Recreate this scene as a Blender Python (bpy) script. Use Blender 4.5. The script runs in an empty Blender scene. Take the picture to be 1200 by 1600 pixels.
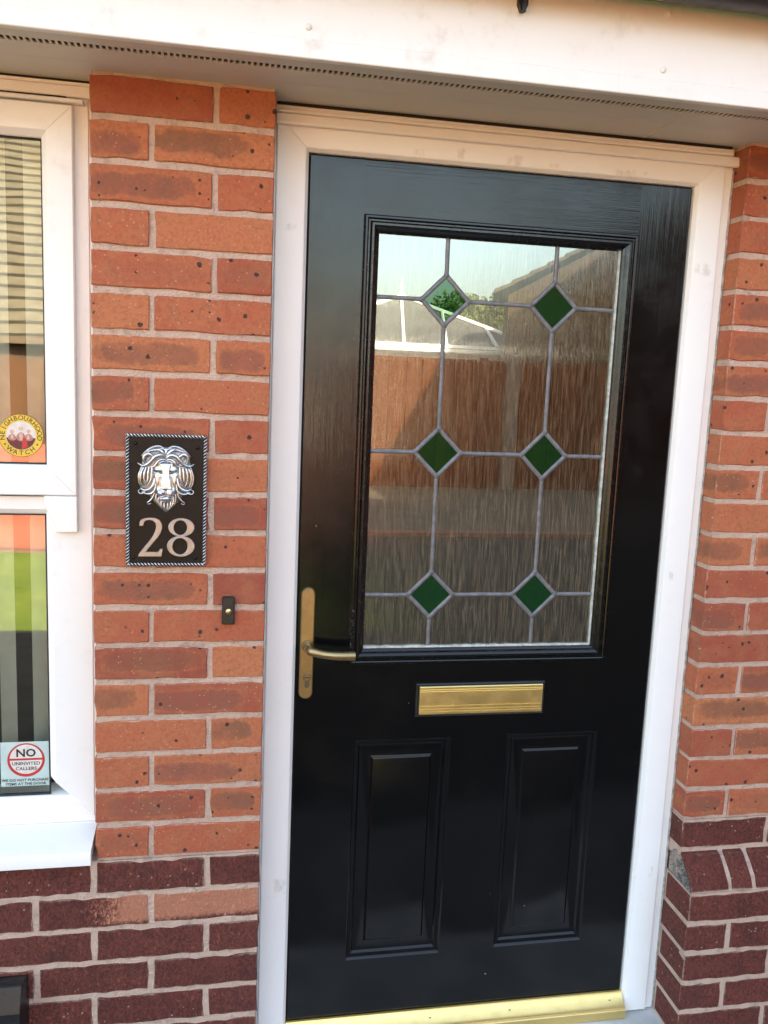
import bpy, math, random
from mathutils import Vector, Matrix
random.seed(28)
S = bpy.context.scene
COL = S.collection
ZS = 2.06            # measured heights are relative to the soffit; the ground is z = 0
G0 = -2.06           # ground in measured heights

# ------------------------------------------------------------------ camera, sky, sun, exposure
cam = bpy.data.cameras.new('camera'); camo = bpy.data.objects.new('camera', cam); COL.objects.link(camo)
r0 = (0.9826, -0.18098, 0.04164); r1 = (0.01342, -0.15447, -0.98791); r2 = (0.18522, 0.97128, -0.14935)
M3 = Matrix(((r0[0], -r1[0], -r2[0]), (r0[1], -r1[1], -r2[1]), (r0[2], -r1[2], -r2[2])))
camo.matrix_world = Matrix.Translation((0.2384, -1.6875, -0.5198 + ZS)) @ M3.to_4x4()
cam.sensor_fit = 'VERTICAL'; cam.sensor_height = 24.0; cam.lens = 1350 / 1600 * 24
cam.clip_start = 0.02; cam.clip_end = 3000
S.camera = camo
SUN = Vector((0.310, 0.758, 0.574)).normalized()     # towards the sun, behind the house
w = bpy.data.worlds.new('World'); S.world = w; w.use_nodes = True
wn = w.node_tree; wn.nodes.clear()
sky = wn.nodes.new('ShaderNodeTexSky'); sky.sky_type = 'NISHITA'; sky.sun_disc = False
sky.sun_elevation = math.asin(SUN.z); sky.sun_rotation = math.atan2(SUN.x, SUN.y)
sky.air_density = 1.0; sky.dust_density = 4.0; sky.ozone_density = 0.6
bgn = wn.nodes.new('ShaderNodeBackground'); bgn.inputs['Strength'].default_value = 0.14
won = wn.nodes.new('ShaderNodeOutputWorld')
wn.links.new(sky.outputs[0], bgn.inputs[0]); wn.links.new(bgn.outputs[0], won.inputs[0])
sl = bpy.data.lights.new('sun', 'SUN'); so = bpy.data.objects.new('sun', sl); COL.objects.link(so)
sl.energy = 5.0; sl.angle = math.radians(0.53); sl.color = (1.0, 0.94, 0.84)
so.rotation_euler = SUN.to_track_quat('Z', 'Y').to_euler(); so.location = (8, 16, 14)
S.view_settings.view_transform = 'Standard'; S.view_settings.look = 'None'
S.view_settings.exposure = 3.25; S.view_settings.gamma = 1.0
S.view_settings.use_white_balance = True; S.view_settings.white_balance_temperature = 7900; S.view_settings.white_balance_tint = 6   # the camera's shade setting

# ------------------------------------------------------------------ materials
MATS = {}
class NT:
    def __init__(s, name):
        s.m = bpy.data.materials.new(name); s.m.use_nodes = True; s.t = s.m.node_tree; s.t.nodes.clear()
        s.out = s.t.nodes.new('ShaderNodeOutputMaterial'); MATS[name] = s.m
    def n(s, typ, ins=None, **props):
        nd = s.t.nodes.new('ShaderNode' + typ)
        for k, v in props.items(): setattr(nd, k, v)
        for k, v in (ins or {}).items():
            sk = nd.inputs[k]
            if isinstance(v, bpy.types.NodeSocket): s.t.links.new(v, sk)
            elif isinstance(v, bpy.types.Node): s.t.links.new(v.outputs[0], sk)
            else:
                if sk.type == 'RGBA' and len(v) == 3: v = (*v, 1)
                sk.default_value = v
        return nd
    def math(s, op, a, b=0.0, c=0.0, clamp=False):
        return s.n('Math', {0: a, 1: b, 2: c}, operation=op, use_clamp=clamp).outputs[0]
    def mix(s, f, a, b, blend='MIX'):
        nd = s.n('Mix', {0: f, 6: a, 7: b}, data_type='RGBA', blend_type=blend); return nd.outputs[2]
    def ramp(s, v, a, b, lo=0.0, hi=1.0):
        return s.n('MapRange', {0: v, 1: a, 2: b, 3: lo, 4: hi}, interpolation_type='SMOOTHSTEP').outputs[0]
    def noise(s, vec, scale, detail=3, rough=0.55, dist=0.0):
        return s.n('TexNoise', {'Vector': vec, 'Scale': scale, 'Detail': detail, 'Roughness': rough, 'Distortion': dist}).outputs[0]
    def obj(s): return s.n('TexCoord').outputs['Object']
    def gen(s): return s.n('TexCoord').outputs['Generated']
    def pos(s): return s.n('NewGeometry').outputs['Position']
    def scale(s, vec, sc): return s.n('Mapping', {'Vector': vec, 'Scale': sc}).outputs[0]
    def bump(s, h, strength, dist=0.001, normal=None):
        i = {'Height': h, 'Strength': strength, 'Distance': dist}
        if normal is not None: i['Normal'] = normal
        return s.n('Bump', i).outputs[0]
    def bsdf(s, **k):
        names = dict(color='Base Color', rough='Roughness', metal='Metallic', normal='Normal', spec='Specular IOR Level', alpha='Alpha', coat='Coat Weight', coatr='Coat Roughness')
        b = s.n('BsdfPrincipled', {names[a]: v for a, v in k.items()}); return b.outputs[0]
    def done(s, sh): s.t.links.new(sh, s.out.inputs[0]); return s.m

def simple(name, col, rough=0.5, metal=0.0, var=0.15, nscale=6.0, bump=0.0, bscale=200.0, spec=0.5):
    m = NT(name); p = m.pos()
    nz = m.noise(p, nscale, 5)
    c = m.mix(m.ramp(nz, 0.3, 0.7), tuple(x * (1 - var) for x in col), tuple(min(1, x * (1 + var * .6)) for x in col))
    kw = dict(color=c, rough=m.ramp(m.noise(p, nscale * 3.1, 3), 0.3, 0.7, max(0, rough - .07), min(1, rough + .08)), metal=metal, spec=spec)
    if bump: kw['normal'] = m.bump(m.noise(p, bscale, 3), bump, 0.001)
    return m.done(m.bsdf(**kw))

def smear(m, base, q, u, v, amt, width):
    # mortar dragged over the arrises when the joints were struck
    nz = m.noise(q, 70, 4, 0.65); nw = m.noise(q, 12, 2)
    d = m.math('MINIMUM', m.math('MULTIPLY', m.math('SUBTRACT', 1.0, u), 0.10), m.math('MULTIPLY', m.math('SUBTRACT', 1.0, v), 0.032))
    d = m.math('ADD', d, m.math('MULTIPLY', m.math('SUBTRACT', nz, 0.5), 0.011))
    ny = m.n('SeparateXYZ', {0: m.n('TexCoord').outputs['Normal']}).outputs[1]
    k = m.math('MULTIPLY', m.math('MULTIPLY', m.ramp(d, width, 0.0002), m.ramp(nw, 0.36, 0.60, 0.05, amt)), m.ramp(ny, -0.3, -0.7))
    return m.mix(k, base, (0.56, 0.40, 0.32))

def brick_red(name='red_brick_face'):
    m = NT(name); oi = m.n('ObjectInfo'); rnd = oi.outputs['Random']
    g = m.gen(); o = m.obj()
    seed = m.n('CombineXYZ', {0: m.math('MULTIPLY', rnd, 37.0), 1: m.math('MULTIPLY', rnd, 91.0), 2: m.math('MULTIPLY', rnd, 53.0)})
    q = m.n('VectorMath', {0: o, 1: seed}, operation='ADD').outputs[0]
    r2_ = m.math('FRACT', m.math('MULTIPLY', rnd, 17.31)); r3_ = m.math('FRACT', m.math('MULTIPLY', rnd, 71.7)); r4_ = m.math('FRACT', m.math('MULTIPLY', rnd, 203.9))
    cr = m.n('ValToRGB', {0: r2_}); e = cr.color_ramp.elements
    e[0].position = 0.0; e[0].color = (0.29, 0.066, 0.044, 1); e[1].position = 1.0; e[1].color = (0.49, 0.170, 0.080, 1)
    x = e.new(0.45); x.color = (0.405, 0.105, 0.056, 1); x = e.new(0.75); x.color = (0.44, 0.128, 0.064, 1)
    base = cr.outputs[0]
    n1 = m.noise(q, 22, 4, 0.6); n2 = m.noise(q, 160, 3, 0.6)
    base = m.mix(m.ramp(n1, 0.35, 0.7), base, m.mix(0.45, base, (0.44, 0.18, 0.085)))
    # the brown kiss mark left by the stacking in the kiln
    sx = m.n('SeparateXYZ', {0: g}); gx, gz = sx.outputs[0], sx.outputs[2]
    wob = m.math('ADD', m.math('SUBTRACT', m.noise(q, 26, 4, 0.6), 0.5), m.math('MULTIPLY', m.math('SUBTRACT', m.noise(q, 95, 3), 0.5), 0.5))
    u = m.math('ABSOLUTE', m.math('ADD', m.math('ADD', m.math('MULTIPLY', gx, 2.0), -1.0), m.math('MULTIPLY', m.math('SUBTRACT', r3_, 0.5), 0.75)))
    v = m.math('ABSOLUTE', m.math('ADD', m.math('ADD', m.math('MULTIPLY', gz, 2.0), -1.0), m.math('MULTIPLY', m.math('SUBTRACT', r4_, 0.5), 0.35)))
    d = m.math('ADD', m.math('POWER', m.math('DIVIDE', u, 0.86), 5.0), m.math('POWER', m.math('DIVIDE', v, 0.66), 2.6))
    d = m.math('ADD', d, m.math('MULTIPLY', wob, 2.4))
    mask = m.ramp(d, 1.25, 0.30)
    ring = m.math('MULTIPLY', m.ramp(d, 1.75, 1.2), m.ramp(d, 0.75, 1.2))
    st = m.math('MULTIPLY', m.ramp(r3_, 0.30, 0.62), m.ramp(n1, 0.25, 0.65, 0.5, 1.0))
    brown = m.mix(r4_, (0.20, 0.095, 0.055), (0.235, 0.088, 0.062))
    base = m.mix(m.math('MULTIPLY', m.math('MULTIPLY', mask, st), 0.85), base, brown)
    base = m.mix(m.math('MULTIPLY', m.math('MULTIPLY', ring, st), 0.35), base, (0.47, 0.18, 0.07))
    base = m.mix(m.ramp(n2, 0.42, 0.68, 0, 0.42), base, (0.24, 0.075, 0.045))
    # iron spots and pale grit
    vo = m.n('TexVoronoi', {'Vector': q, 'Scale': 62.0}, feature='F1'); vc = m.n('SeparateColor', {0: vo.outputs['Color']})
    rad = m.math('MULTIPLY', m.math('POWER', m.ramp(vc.outputs[0], 0.70, 1.0), 2.0), 0.27)
    spot = m.ramp(m.math('SUBTRACT', m.math('ADD', vo.outputs['Distance'], m.math('MULTIPLY', m.math('SUBTRACT', n2, .5), .42)), rad), 0.03, -0.03)
    spot = m.math('MULTIPLY', spot, m.math('GREATER_THAN', rad, 0.03))
    base = m.mix(m.math('MULTIPLY', spot, 0.9), base, (0.030, 0.026, 0.028))
    vo2 = m.n('TexVoronoi', {'Vector': q, 'Scale': 210.0}, feature='F1'); vc2 = m.n('SeparateColor', {0: vo2.outputs['Color']})
    rad2 = m.math('MULTIPLY', m.ramp(vc2.outputs[1], 0.90, 1.0), 0.36)
    grit = m.math('MULTIPLY', m.ramp(m.math('SUBTRACT', vo2.outputs['Distance'], rad2), 0.05, -0.05), m.math('GREATER_THAN', rad2, 0.06))
    base = m.mix(m.math('MULTIPLY', grit, 0.5), base, (0.58, 0.36, 0.24))
    cr_ = m.noise(m.scale(q, (14, 1, 60)), 1.0, 5, 0.7, 1.2)
    crack = m.math('MULTIPLY', m.ramp(m.math('ABSOLUTE', m.math('SUBTRACT', cr_, 0.5)), 0.010, 0.0), m.ramp(n1, 0.52, 0.66))
    base = m.mix(m.math('MULTIPLY', crack, 0.6), base, (0.12, 0.045, 0.03))
    uu = m.math('ABSOLUTE', m.math('SUBTRACT', m.math('MULTIPLY', gx, 2.0), 1.0)); vv = m.math('ABSOLUTE', m.math('SUBTRACT', m.math('MULTIPLY', gz, 2.0), 1.0))
    base = smear(m, base, q, uu, vv, 0.7, 0.0022)
    h = m.math('SUBTRACT', m.math('ADD', m.math('MULTIPLY', n2, 0.6), m.math('MULTIPLY', m.noise(q, 420, 2), 0.5)), m.math('MULTIPLY', spot, 1.2))
    return m.done(m.bsdf(color=base, rough=0.82, spec=0.3, normal=m.bump(h, 0.8, 0.003)))

def brick_dark(name, paint=False):
    m = NT(name); oi = m.n('ObjectInfo'); rnd = oi.outputs['Random']; o = m.obj()
    seed = m.n('CombineXYZ', {0: m.math('MULTIPLY', rnd, 37.0), 1: m.math('MULTIPLY', rnd, 91.0), 2: m.math('MULTIPLY', rnd, 53.0)})
    q = m.n('VectorMath', {0: o, 1: seed}, operation='ADD').outputs[0]
    n1 = m.noise(q, 14, 4, 0.6); n2 = m.noise(m.scale(q, (190, 190, 120)), 1.0, 5, 0.7, 1.1); n3 = m.noise(q, 480, 2)
    base = m.mix(rnd, (0.235, 0.066, 0.052), (0.29, 0.083, 0.062))
    base = m.mix(m.ramp(n1, 0.5, 0.75, 0, 0.6), base, (0.115, 0.048, 0.043))
    base = m.mix(m.ramp(n2, 0.40, 0.56, 0.75, 0.0), base, (0.075, 0.030, 0.027))
    base = m.mix(m.ramp(n1, 0.5, 0.3, 0, 0.45), base, (0.26, 0.080, 0.055))
    vo2 = m.n('TexVoronoi', {'Vector': q, 'Scale': 150.0}, feature='F1'); vc2 = m.n('SeparateColor', {0: vo2.outputs['Color']})
    rad2 = m.math('MULTIPLY', m.ramp(vc2.outputs[1], 0.93, 1.0), 0.35)
    grit = m.math('MULTIPLY', m.ramp(m.math('SUBTRACT', vo2.outputs['Distance'], rad2), 0.05, -0.05), m.math('GREATER_THAN', rad2, 0.05))
    base = m.mix(m.math('MULTIPLY', grit, 0.8), base, (0.55, 0.40, 0.33))
    sg = m.n('SeparateXYZ', {0: m.gen()})
    uu = m.math('ABSOLUTE', m.math('SUBTRACT', m.math('MULTIPLY', sg.outputs[0], 2.0), 1.0)); vv = m.math('ABSOLUTE', m.math('SUBTRACT', m.math('MULTIPLY', sg.outputs[2], 2.0), 1.0))
    base = smear(m, base, q, uu, vv, 1.0, 0.0046)
    h = m.math('ADD', m.math('MULTIPLY', m.ramp(n2, 0.35, 0.65), 1.0), m.math('MULTIPLY', n3, 0.5))
    if paint:   # a smear of pinkish render paint over the upper part of two bricks
        s = m.n('SeparateXYZ', {0: m.pos()})
        px, pz = s.outputs[0], m.math('ADD', s.outputs[2], -ZS)
        wv = m.math('MULTIPLY', m.math('SUBTRACT', n2, 0.5), 0.030)
        wx = m.math('MULTIPLY', m.math('SUBTRACT', n1, 0.5), 0.05)
        lowz = m.math('ADD', -1.6385, m.math('MULTIPLY', px, 0.012))
        mz = m.ramp(m.math('ADD', m.math('SUBTRACT', pz, lowz), wv), -0.007, 0.007)
        mx = m.ramp(m.math('ADD', m.math('ADD', px, wx), m.math('MULTIPLY', wv, 1.6)), -0.075, 0.17)
        edge = m.ramp(m.math('ADD', n2, m.math('MULTIPLY', mx, 0.95)), 0.66, 1.02)
        msk = m.math('MULTIPLY', mz, edge)
        base = m.mix(m.math('MULTIPLY', msk, 0.92), base, m.mix(n1, (0.70, 0.275, 0.165), (0.78, 0.33, 0.205)))
    return m.done(m.bsdf(color=base, rough=0.85, spec=0.25, normal=m.bump(h, 0.9, 0.004)))

def mortar_mat(name='mortar_joint'):
    m = NT(name); p = m.pos()
    n1 = m.noise(p, 9, 4, 0.6); n2 = m.noise(p, 300, 3, 0.6); n3 = m.noise(p, 45, 4, 0.6)
    c = m.mix(n1, (0.56, 0.40, 0.315), (0.66, 0.485, 0.395))
    c = m.mix(m.ramp(n3, 0.48, 0.72, 0, 0.65), c, (0.36, 0.26, 0.21))
    c = m.mix(m.ramp(m.noise(p, 3.5, 3), 0.45, 0.7, 0, 0.45), c, (0.44, 0.34, 0.29))
    c = m.mix(m.ramp(n2, 0.55, 0.7, 0, 0.3), c, (0.62, 0.47, 0.38))
    return m.done(m.bsdf(color=c, rough=0.92, spec=0.2, normal=m.bump(m.math('ADD', n2, m.math('MULTIPLY', n3, 2.0)), 0.9, 0.005)))

def stained_mortar(name='stained_mortar'):
    m = NT(name); p = m.pos(); n = m.noise(p, 240, 4, 0.75); n1 = m.noise(p, 38, 3)
    c = m.mix(m.ramp(m.math('ADD', n, m.math('MULTIPLY', m.math('SUBTRACT', n1, .5), .6)), 0.42, 0.60), (0.10, 0.105, 0.11), (0.42, 0.34, 0.28))
    return m.done(m.bsdf(color=c, rough=0.9, spec=0.2, normal=m.bump(n, 0.9, 0.004)))

def upvc(name, col=(0.83, 0.83, 0.82), dirt=0.25, rough=0.34):
    m = NT(name); p = m.pos()
    n1 = m.noise(p, 3.0, 5, 0.6); n2 = m.noise(p, 24, 4, 0.65); st = m.noise(m.scale(p, (90, 90, 3)), 1.0, 3)
    d = m.math('MULTIPLY', m.ramp(n2, 0.52, 0.82), m.ramp(n1, 0.35, 0.75))
    d = m.math('ADD', d, m.ramp(st, 0.62, 0.9, 0, 0.25))
    c = m.mix(m.math('MULTIPLY', d, dirt), col, (0.42, 0.36, 0.29))
    return m.done(m.bsdf(color=c, rough=m.ramp(n2, 0.3, 0.7, rough - .06, rough + .1), spec=0.5, normal=m.bump(m.noise(p, 35, 2), 0.04, 0.001)))

def upvc_marked(name):
    # white frame with grey tape residue marks on the head and on one jamb
    m = NT(name); p = m.pos(); s = m.n('SeparateXYZ', {0: p}); px, pz = s.outputs[0], m.math('ADD', s.outputs[2], -ZS)
    n2 = m.noise(p, 42, 4, 0.65); n3 = m.noise(m.scale(p, (1, 1, .45)), 75, 5, 0.75); n1 = m.noise(p, 3.0, 5)
    tot = None
    for (x, z, a, b) in ((0.6155, -.0665, .013, .007), (.701, -.0645, .009, .011), (.812, -.066, .020, .009), (.90, -.068, .012, .005), (1.055, -.071, .030, .008), (1.10, -.067, .006, .004), (1.252, -.2515, .017, .012), (.3655, -.229, .010, .006), (.376, -1.63, .012, .016), (.354, -1.655, .02, .004), (1.262, -1.655, .006, .014), (1.245, -.93, .005, .01)):
        dx = m.math('ABSOLUTE', m.math('DIVIDE', m.math('SUBTRACT', px, x), a)); dz = m.math('ABSOLUTE', m.math('DIVIDE', m.math('SUBTRACT', pz, z), b))
        k = m.ramp(m.math('ADD', m.math('MAXIMUM', dx, dz), m.math('MULTIPLY', m.math('SUBTRACT', n2, .5), 2.4)), 1.15, 0.55)
        tot = k if tot is None else m.math('MAXIMUM', tot, k)
    tot = m.math('MULTIPLY', tot, m.ramp(n3, 0.36, 0.66))
    d = m.math('MULTIPLY', m.ramp(n2, 0.55, 0.85), m.ramp(n1, 0.4, 0.75))
    c = m.mix(m.math('MULTIPLY', d, 0.18), (0.83, 0.83, 0.82), (0.42, 0.36, 0.29))
    c = m.mix(m.math('MULTIPLY', tot, 0.45), c, (0.46, 0.40, 0.34))
    return m.done(m.bsdf(color=c, rough=0.36, spec=0.5, normal=m.bump(m.noise(p, 35, 2), 0.04, 0.001)))

def door_paint(name, horizontal=False):
    m = NT(name); p = m.pos()
    sc = (9, 60, 420) if horizontal else (420, 60, 9)
    gr = m.noise(m.scale(p, sc), 1.0, 4, 0.6, 0.3)
    gr2 = m.noise(m.scale(p, (2.5, 20, 95) if horizontal else (95, 20, 2.5)), 1.0, 3, 0.6)
    sm = m.noise(p, 7, 5, 0.65); spk = m.noise(p, 260, 2)
    sc1 = m.n('TexVoronoi', {'Vector': p, 'Scale': 46.0}, feature='F1'); c1 = m.n('SeparateColor', {0: sc1.outputs['Color']})
    rr = m.math('MULTIPLY', m.ramp(c1.outputs[0], 0.955, 1.0), 0.10)
    chip = m.math('MULTIPLY', m.ramp(m.math('SUBTRACT', sc1.outputs['Distance'], rr), 0.02, -0.02), m.math('GREATER_THAN', rr, 0.012))
    c = m.mix(m.ramp(sm, 0.45, 0.8), (0.0028, 0.0029, 0.0032), (0.0055, 0.0053, 0.0053))
    c = m.mix(m.math('MULTIPLY', m.ramp(gr, 0.62, 0.8), m.ramp(sm, 0.5, 0.75)), c, (0.014, 0.014, 0.0145))
    c = m.mix(m.math('MULTIPLY', chip, 0.7), c, (0.30, 0.29, 0.28))
    ro = m.math('ADD', m.ramp(sm, 0.3, 0.75, 0.08, 0.22), m.ramp(spk, 0.5, 0.8, 0.0, 0.04))
    h = m.math('ADD', gr, m.math('MULTIPLY', gr2, 1.2))
    return m.done(m.bsdf(color=c, rough=ro, spec=0.40, normal=m.bump(h, 0.28, 0.0006)))

def moulding_paint(name):
    m = NT(name); p = m.pos()
    n = m.noise(p, 60, 4, 0.7); n2 = m.noise(p, 300, 3)
    c = m.mix(m.ramp(n, 0.60, 0.75, 0, 0.2), (0.0035, 0.0035, 0.004), (0.03, 0.028, 0.028))
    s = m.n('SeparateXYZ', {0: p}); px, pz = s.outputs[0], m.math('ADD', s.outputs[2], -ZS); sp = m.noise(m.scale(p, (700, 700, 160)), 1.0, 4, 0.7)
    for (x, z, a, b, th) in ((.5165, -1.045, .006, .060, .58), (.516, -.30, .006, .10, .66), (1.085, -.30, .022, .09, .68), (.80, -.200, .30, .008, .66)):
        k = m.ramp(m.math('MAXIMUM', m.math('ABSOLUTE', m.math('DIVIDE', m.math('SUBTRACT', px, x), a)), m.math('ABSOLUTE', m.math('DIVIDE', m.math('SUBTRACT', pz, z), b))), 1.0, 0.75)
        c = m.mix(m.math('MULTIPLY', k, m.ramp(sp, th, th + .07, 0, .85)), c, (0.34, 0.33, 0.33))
    return m.done(m.bsdf(color=c, rough=m.ramp(n, 0.3, 0.7, 0.14, 0.3), spec=0.5, normal=m.bump(m.math('ADD', n2, n), 0.12, 0.0005)))

def rain_glass(name):
    # pressed glass: flat outer face reflects sharply, the streaked inner face catches and bends the light
    m = NT(name); p = m.pos()
    a = m.noise(m.scale(p, (480, 10, 13)), 1.0, 3, 0.65, 0.5)
    b = m.noise(m.scale(p, (900, 10, 60)), 1.0, 2, 0.6)
    st = m.ramp(m.math('ADD', m.math('MULTIPLY', a, 0.75), m.math('MULTIPLY', b, 0.25)), 0.47, 0.60)
    nb = m.bump(m.math('ADD', a, m.math('MULTIPLY', b, 0.5)), 0.5, 0.0004)
    vo = m.n('TexVoronoi', {'Vector': m.scale(p, (1.0, 1.0, 0.45)), 'Scale': 85.0}, feature='F1'); vc = m.n('SeparateColor', {0: vo.outputs['Color']})
    rr = m.math('MULTIPLY', m.ramp(vc.outputs[0], 0.90, 1.0), 0.11)
    bub = m.math('MULTIPLY', m.ramp(m.math('SUBTRACT', vo.outputs['Distance'], rr), 0.03, -0.03), m.math('GREATER_THAN', rr, 0.015))
    g1 = m.n('BsdfGlossy', {'Color': (0.93, 1.0, 0.97), 'Roughness': 0.0})
    g2 = m.n('BsdfGlossy', {'Color': (0.93, 1.0, 0.97), 'Roughness': 0.03, 'Normal': nb})
    gl = m.n('MixShader', {0: 0.40, 1: g1.outputs[0], 2: g2.outputs[0]})
    body = m.n('BsdfDiffuse', {'Color': m.mix(m.math('MAXIMUM', m.math('MULTIPLY', st, 0.8), m.math('MULTIPLY', bub, 0.9)), (0.014, 0.010, 0.006), (0.19, 0.140, 0.088)), 'Normal': nb})
    tr = m.n('BsdfTransparent', {'Color': (0.62, 0.64, 0.60)})
    inner = m.n('MixShader', {0: 0.80, 1: tr.outputs[0], 2: body.outputs[0]})
    lw = m.n('Fresnel', {'IOR': 1.5})
    f = m.math('ADD', m.math('MULTIPLY', lw.outputs[0], 1.5), 0.17, clamp=True)
    mx = m.n('MixShader', {0: f, 1: inner.outputs[0], 2: gl.outputs[0]})
    return m.done(mx.outputs[0])

def green_glass(name):
    m = NT(name); p = m.pos()
    g1 = m.n('BsdfGlossy', {'Color': (0.62, 1.0, 0.78), 'Roughness': 0.0})
    d = m.n('BsdfDiffuse', {'Color': (0.002, 0.030, 0.0075)})
    lw = m.n('Fresnel', {'IOR': 1.5})
    f = m.math('ADD', m.math('MULTIPLY', lw.outputs[0], 1.0), 0.03, clamp=True)
    mx = m.n('MixShader', {0: f, 1: d.outputs[0], 2: g1.outputs[0]})
    return m.done(mx.outputs[0])

def window_glass(name):
    m = NT(name); p = m.pos()
    nb = m.bump(m.noise(p, 5.0, 1), 0.03, 0.01)
    g1 = m.n('BsdfGlossy', {'Color': (1, 1, 0.97), 'Roughness': 0.0, 'Normal': nb})
    tr = m.n('BsdfTransparent', {'Color': (0.93, 0.95, 0.92)})
    lw = m.n('Fresnel', {'IOR': 1.5})
    f = m.math('ADD', m.math('MULTIPLY', lw.outputs[0], 1.8), 0.055, clamp=True)
    mx = m.n('MixShader', {0: f, 1: tr.outputs[0], 2: g1.outputs[0]})
    return m.done(mx.outputs[0])

def boards_mat(name, col):
    m = NT(name); oi = m.n('ObjectInfo'); p = m.pos(); rnd = oi.outputs['Random']
    g = m.noise(m.scale(p, (60, 60, 2)), 1.0, 4, 0.6)
    c = m.mix(rnd, tuple(x * .8 for x in col), tuple(x * 1.15 for x in col))
    c = m.mix(m.ramp(g, 0.4, 0.7, 0, 0.4), c, tuple(x * .5 for x in col))
    return m.done(m.bsdf(color=c, rough=0.8, spec=0.2))

def lawn_mat(name):
    m = NT(name); p = m.pos()
    n = m.noise(p, 1.3, 4); n2 = m.noise(p, 40, 4, 0.7)
    c = m.mix(m.ramp(n, 0.3, 0.7), (0.12, 0.17, 0.026), (0.18, 0.225, 0.036))
    c = m.mix(m.ramp(n2, 0.35, 0.65, 0, 0.6), c, (0.055, 0.085, 0.014))
    return m.done(m.bsdf(color=c, rough=0.9, spec=0.15, normal=m.bump(n2, 0.8, 0.02)))

def paving_mat(name):
    m = NT(name); p = m.pos()
    br = m.n('TexBrick', {'Vector': p, 'Color1': (0.42, 0.105, 0.064, 1), 'Color2': (0.34, 0.080, 0.050, 1), 'Mortar': (0.28, 0.13, 0.09, 1), 'Scale': 1.0, 'Mortar Size': 0.006, 'Brick Width': 0.2, 'Row Height': 0.1})
    n = m.noise(p, 0.8, 4)
    c = m.mix(m.ramp(n, 0.35, 0.75, 0, 0.35), br.outputs[0], (0.46, 0.20, 0.13))
    return m.done(m.bsdf(color=c, rough=0.85, spec=0.2))

def tiles_mat(name, col):
    m = NT(name); p = m.pos(); n = m.noise(p, 2.2, 5, 0.65); n2 = m.noise(p, 60, 3)
    c = m.mix(m.ramp(n, 0.3, 0.7), tuple(x * .75 for x in col), tuple(x * 1.15 for x in col))
    c = m.mix(m.ramp(n2, 0.5, 0.75, 0, .3), c, tuple(x * .55 for x in col))
    return m.done(m.bsdf(color=c, rough=0.85, spec=0.2))

def brick_flat(name, c1, c2, mo=(0.45, 0.33, 0.26)):
    m = NT(name); s = m.n('SeparateXYZ', {0: m.pos()})
    v = m.n('CombineXYZ', {0: m.math('ADD', s.outputs[0], s.outputs[1]), 1: s.outputs[2], 2: 0.0})
    br = m.n('TexBrick', {'Vector': v, 'Color1': (*c1, 1), 'Color2': (*c2, 1), 'Mortar': (*mo, 1), 'Scale': 1.0, 'Mortar Size': 0.005, 'Brick Width': 0.225, 'Row Height': 0.075})
    return m.done(m.bsdf(color=br.outputs[0], rough=0.85, spec=0.2))

def leaf_mat(name, col):
    m = NT(name); p = m.pos(); n = m.noise(p, 3.0, 3)
    c = m.mix(m.ramp(n, 0.3, 0.7), tuple(x * .6 for x in col), tuple(x * 1.3 for x in col))
    return m.done(m.bsdf(color=c, rough=0.6, spec=0.3))

def brass(name, col, rough, wear=.45):
    m = NT(name); p = m.pos(); n = m.noise(p, 40, 4, .65); n2 = m.noise(p, 260, 3)
    c = m.mix(m.ramp(n, 0.45, 0.8, 0, wear), col, tuple(x * .55 for x in col))
    return m.done(m.bsdf(color=c, metal=1.0, rough=m.ramp(n, 0.3, 0.7, rough - .04, rough + .06)))

brick_red(); brick_dark('dark_brick_face'); brick_dark('dark_brick_face_painted', True); mortar_mat(); stained_mortar()
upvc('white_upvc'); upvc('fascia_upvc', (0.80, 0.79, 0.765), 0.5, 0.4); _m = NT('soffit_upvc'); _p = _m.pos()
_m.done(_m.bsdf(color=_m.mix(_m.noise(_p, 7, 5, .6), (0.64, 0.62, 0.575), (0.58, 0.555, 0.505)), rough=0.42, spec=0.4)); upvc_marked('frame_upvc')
door_paint('black_door_paint'); moulding_paint('black_moulding_paint')
rain_glass('streaked_glass'); green_glass('green_glass'); window_glass('clear_glass')
simple('lead', (0.17, 0.175, 0.19), 0.5, 0.3, 0.25, 60, 0.25, 300)
simple('solder', (0.14, 0.14, 0.15), 0.5, 0.4, 0.3, 80, 0.4, 300)
simple('seal_pale', (0.55, 0.58, 0.54), 0.5, 0, 0.3, 80, 0.3, 400)
simple('sealant', (0.36, 0.34, 0.32), 0.6, 0, 0.4, 60)
simple('rubber', (0.016, 0.016, 0.017), 0.6, 0, 0.3, 20)
simple('black_plastic', (0.014, 0.0145, 0.017), 0.34, 0, 0.2, 30, 0.15, 700)
brass('worn_brass', (0.43, 0.315, 0.165), 0.36); brass('lever_bronze', (0.36, 0.275, 0.145), 0.38)
brass('gold_anodised', (0.86, 0.66, 0.27), 0.38, .15); brass('button_brass', (0.62, 0.50, 0.26), 0.3)
simple('steel_key', (0.20, 0.185, 0.155), 0.4, 0.9, 0.25, 80)
simple('keyhole_dark', (0.01, 0.01, 0.01), 0.6, 0, 0, 5)
simple('plaque_black', (0.008, 0.006, 0.0055), 0.42, 0, 0.3, 40, 0.12, 350, spec=0.22)
simple('antique_silver', (0.64, 0.67, 0.72), 0.33, 1.0, 0.25, 120)
simple('dull_silver', (0.34, 0.345, 0.36), 0.42, 1.0, 0.35, 150)
simple('digit_silver', (0.34, 0.365, 0.41), 0.36, 0.9, 0.12, 60, 0.06, 500)
simple('concrete', (0.60, 0.60, 0.585), 0.85, 0, 0.25, 8, 0.4, 160)
simple('concrete_grey', (0.15, 0.145, 0.13), 0.9, 0, 0.2, 4)
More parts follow.
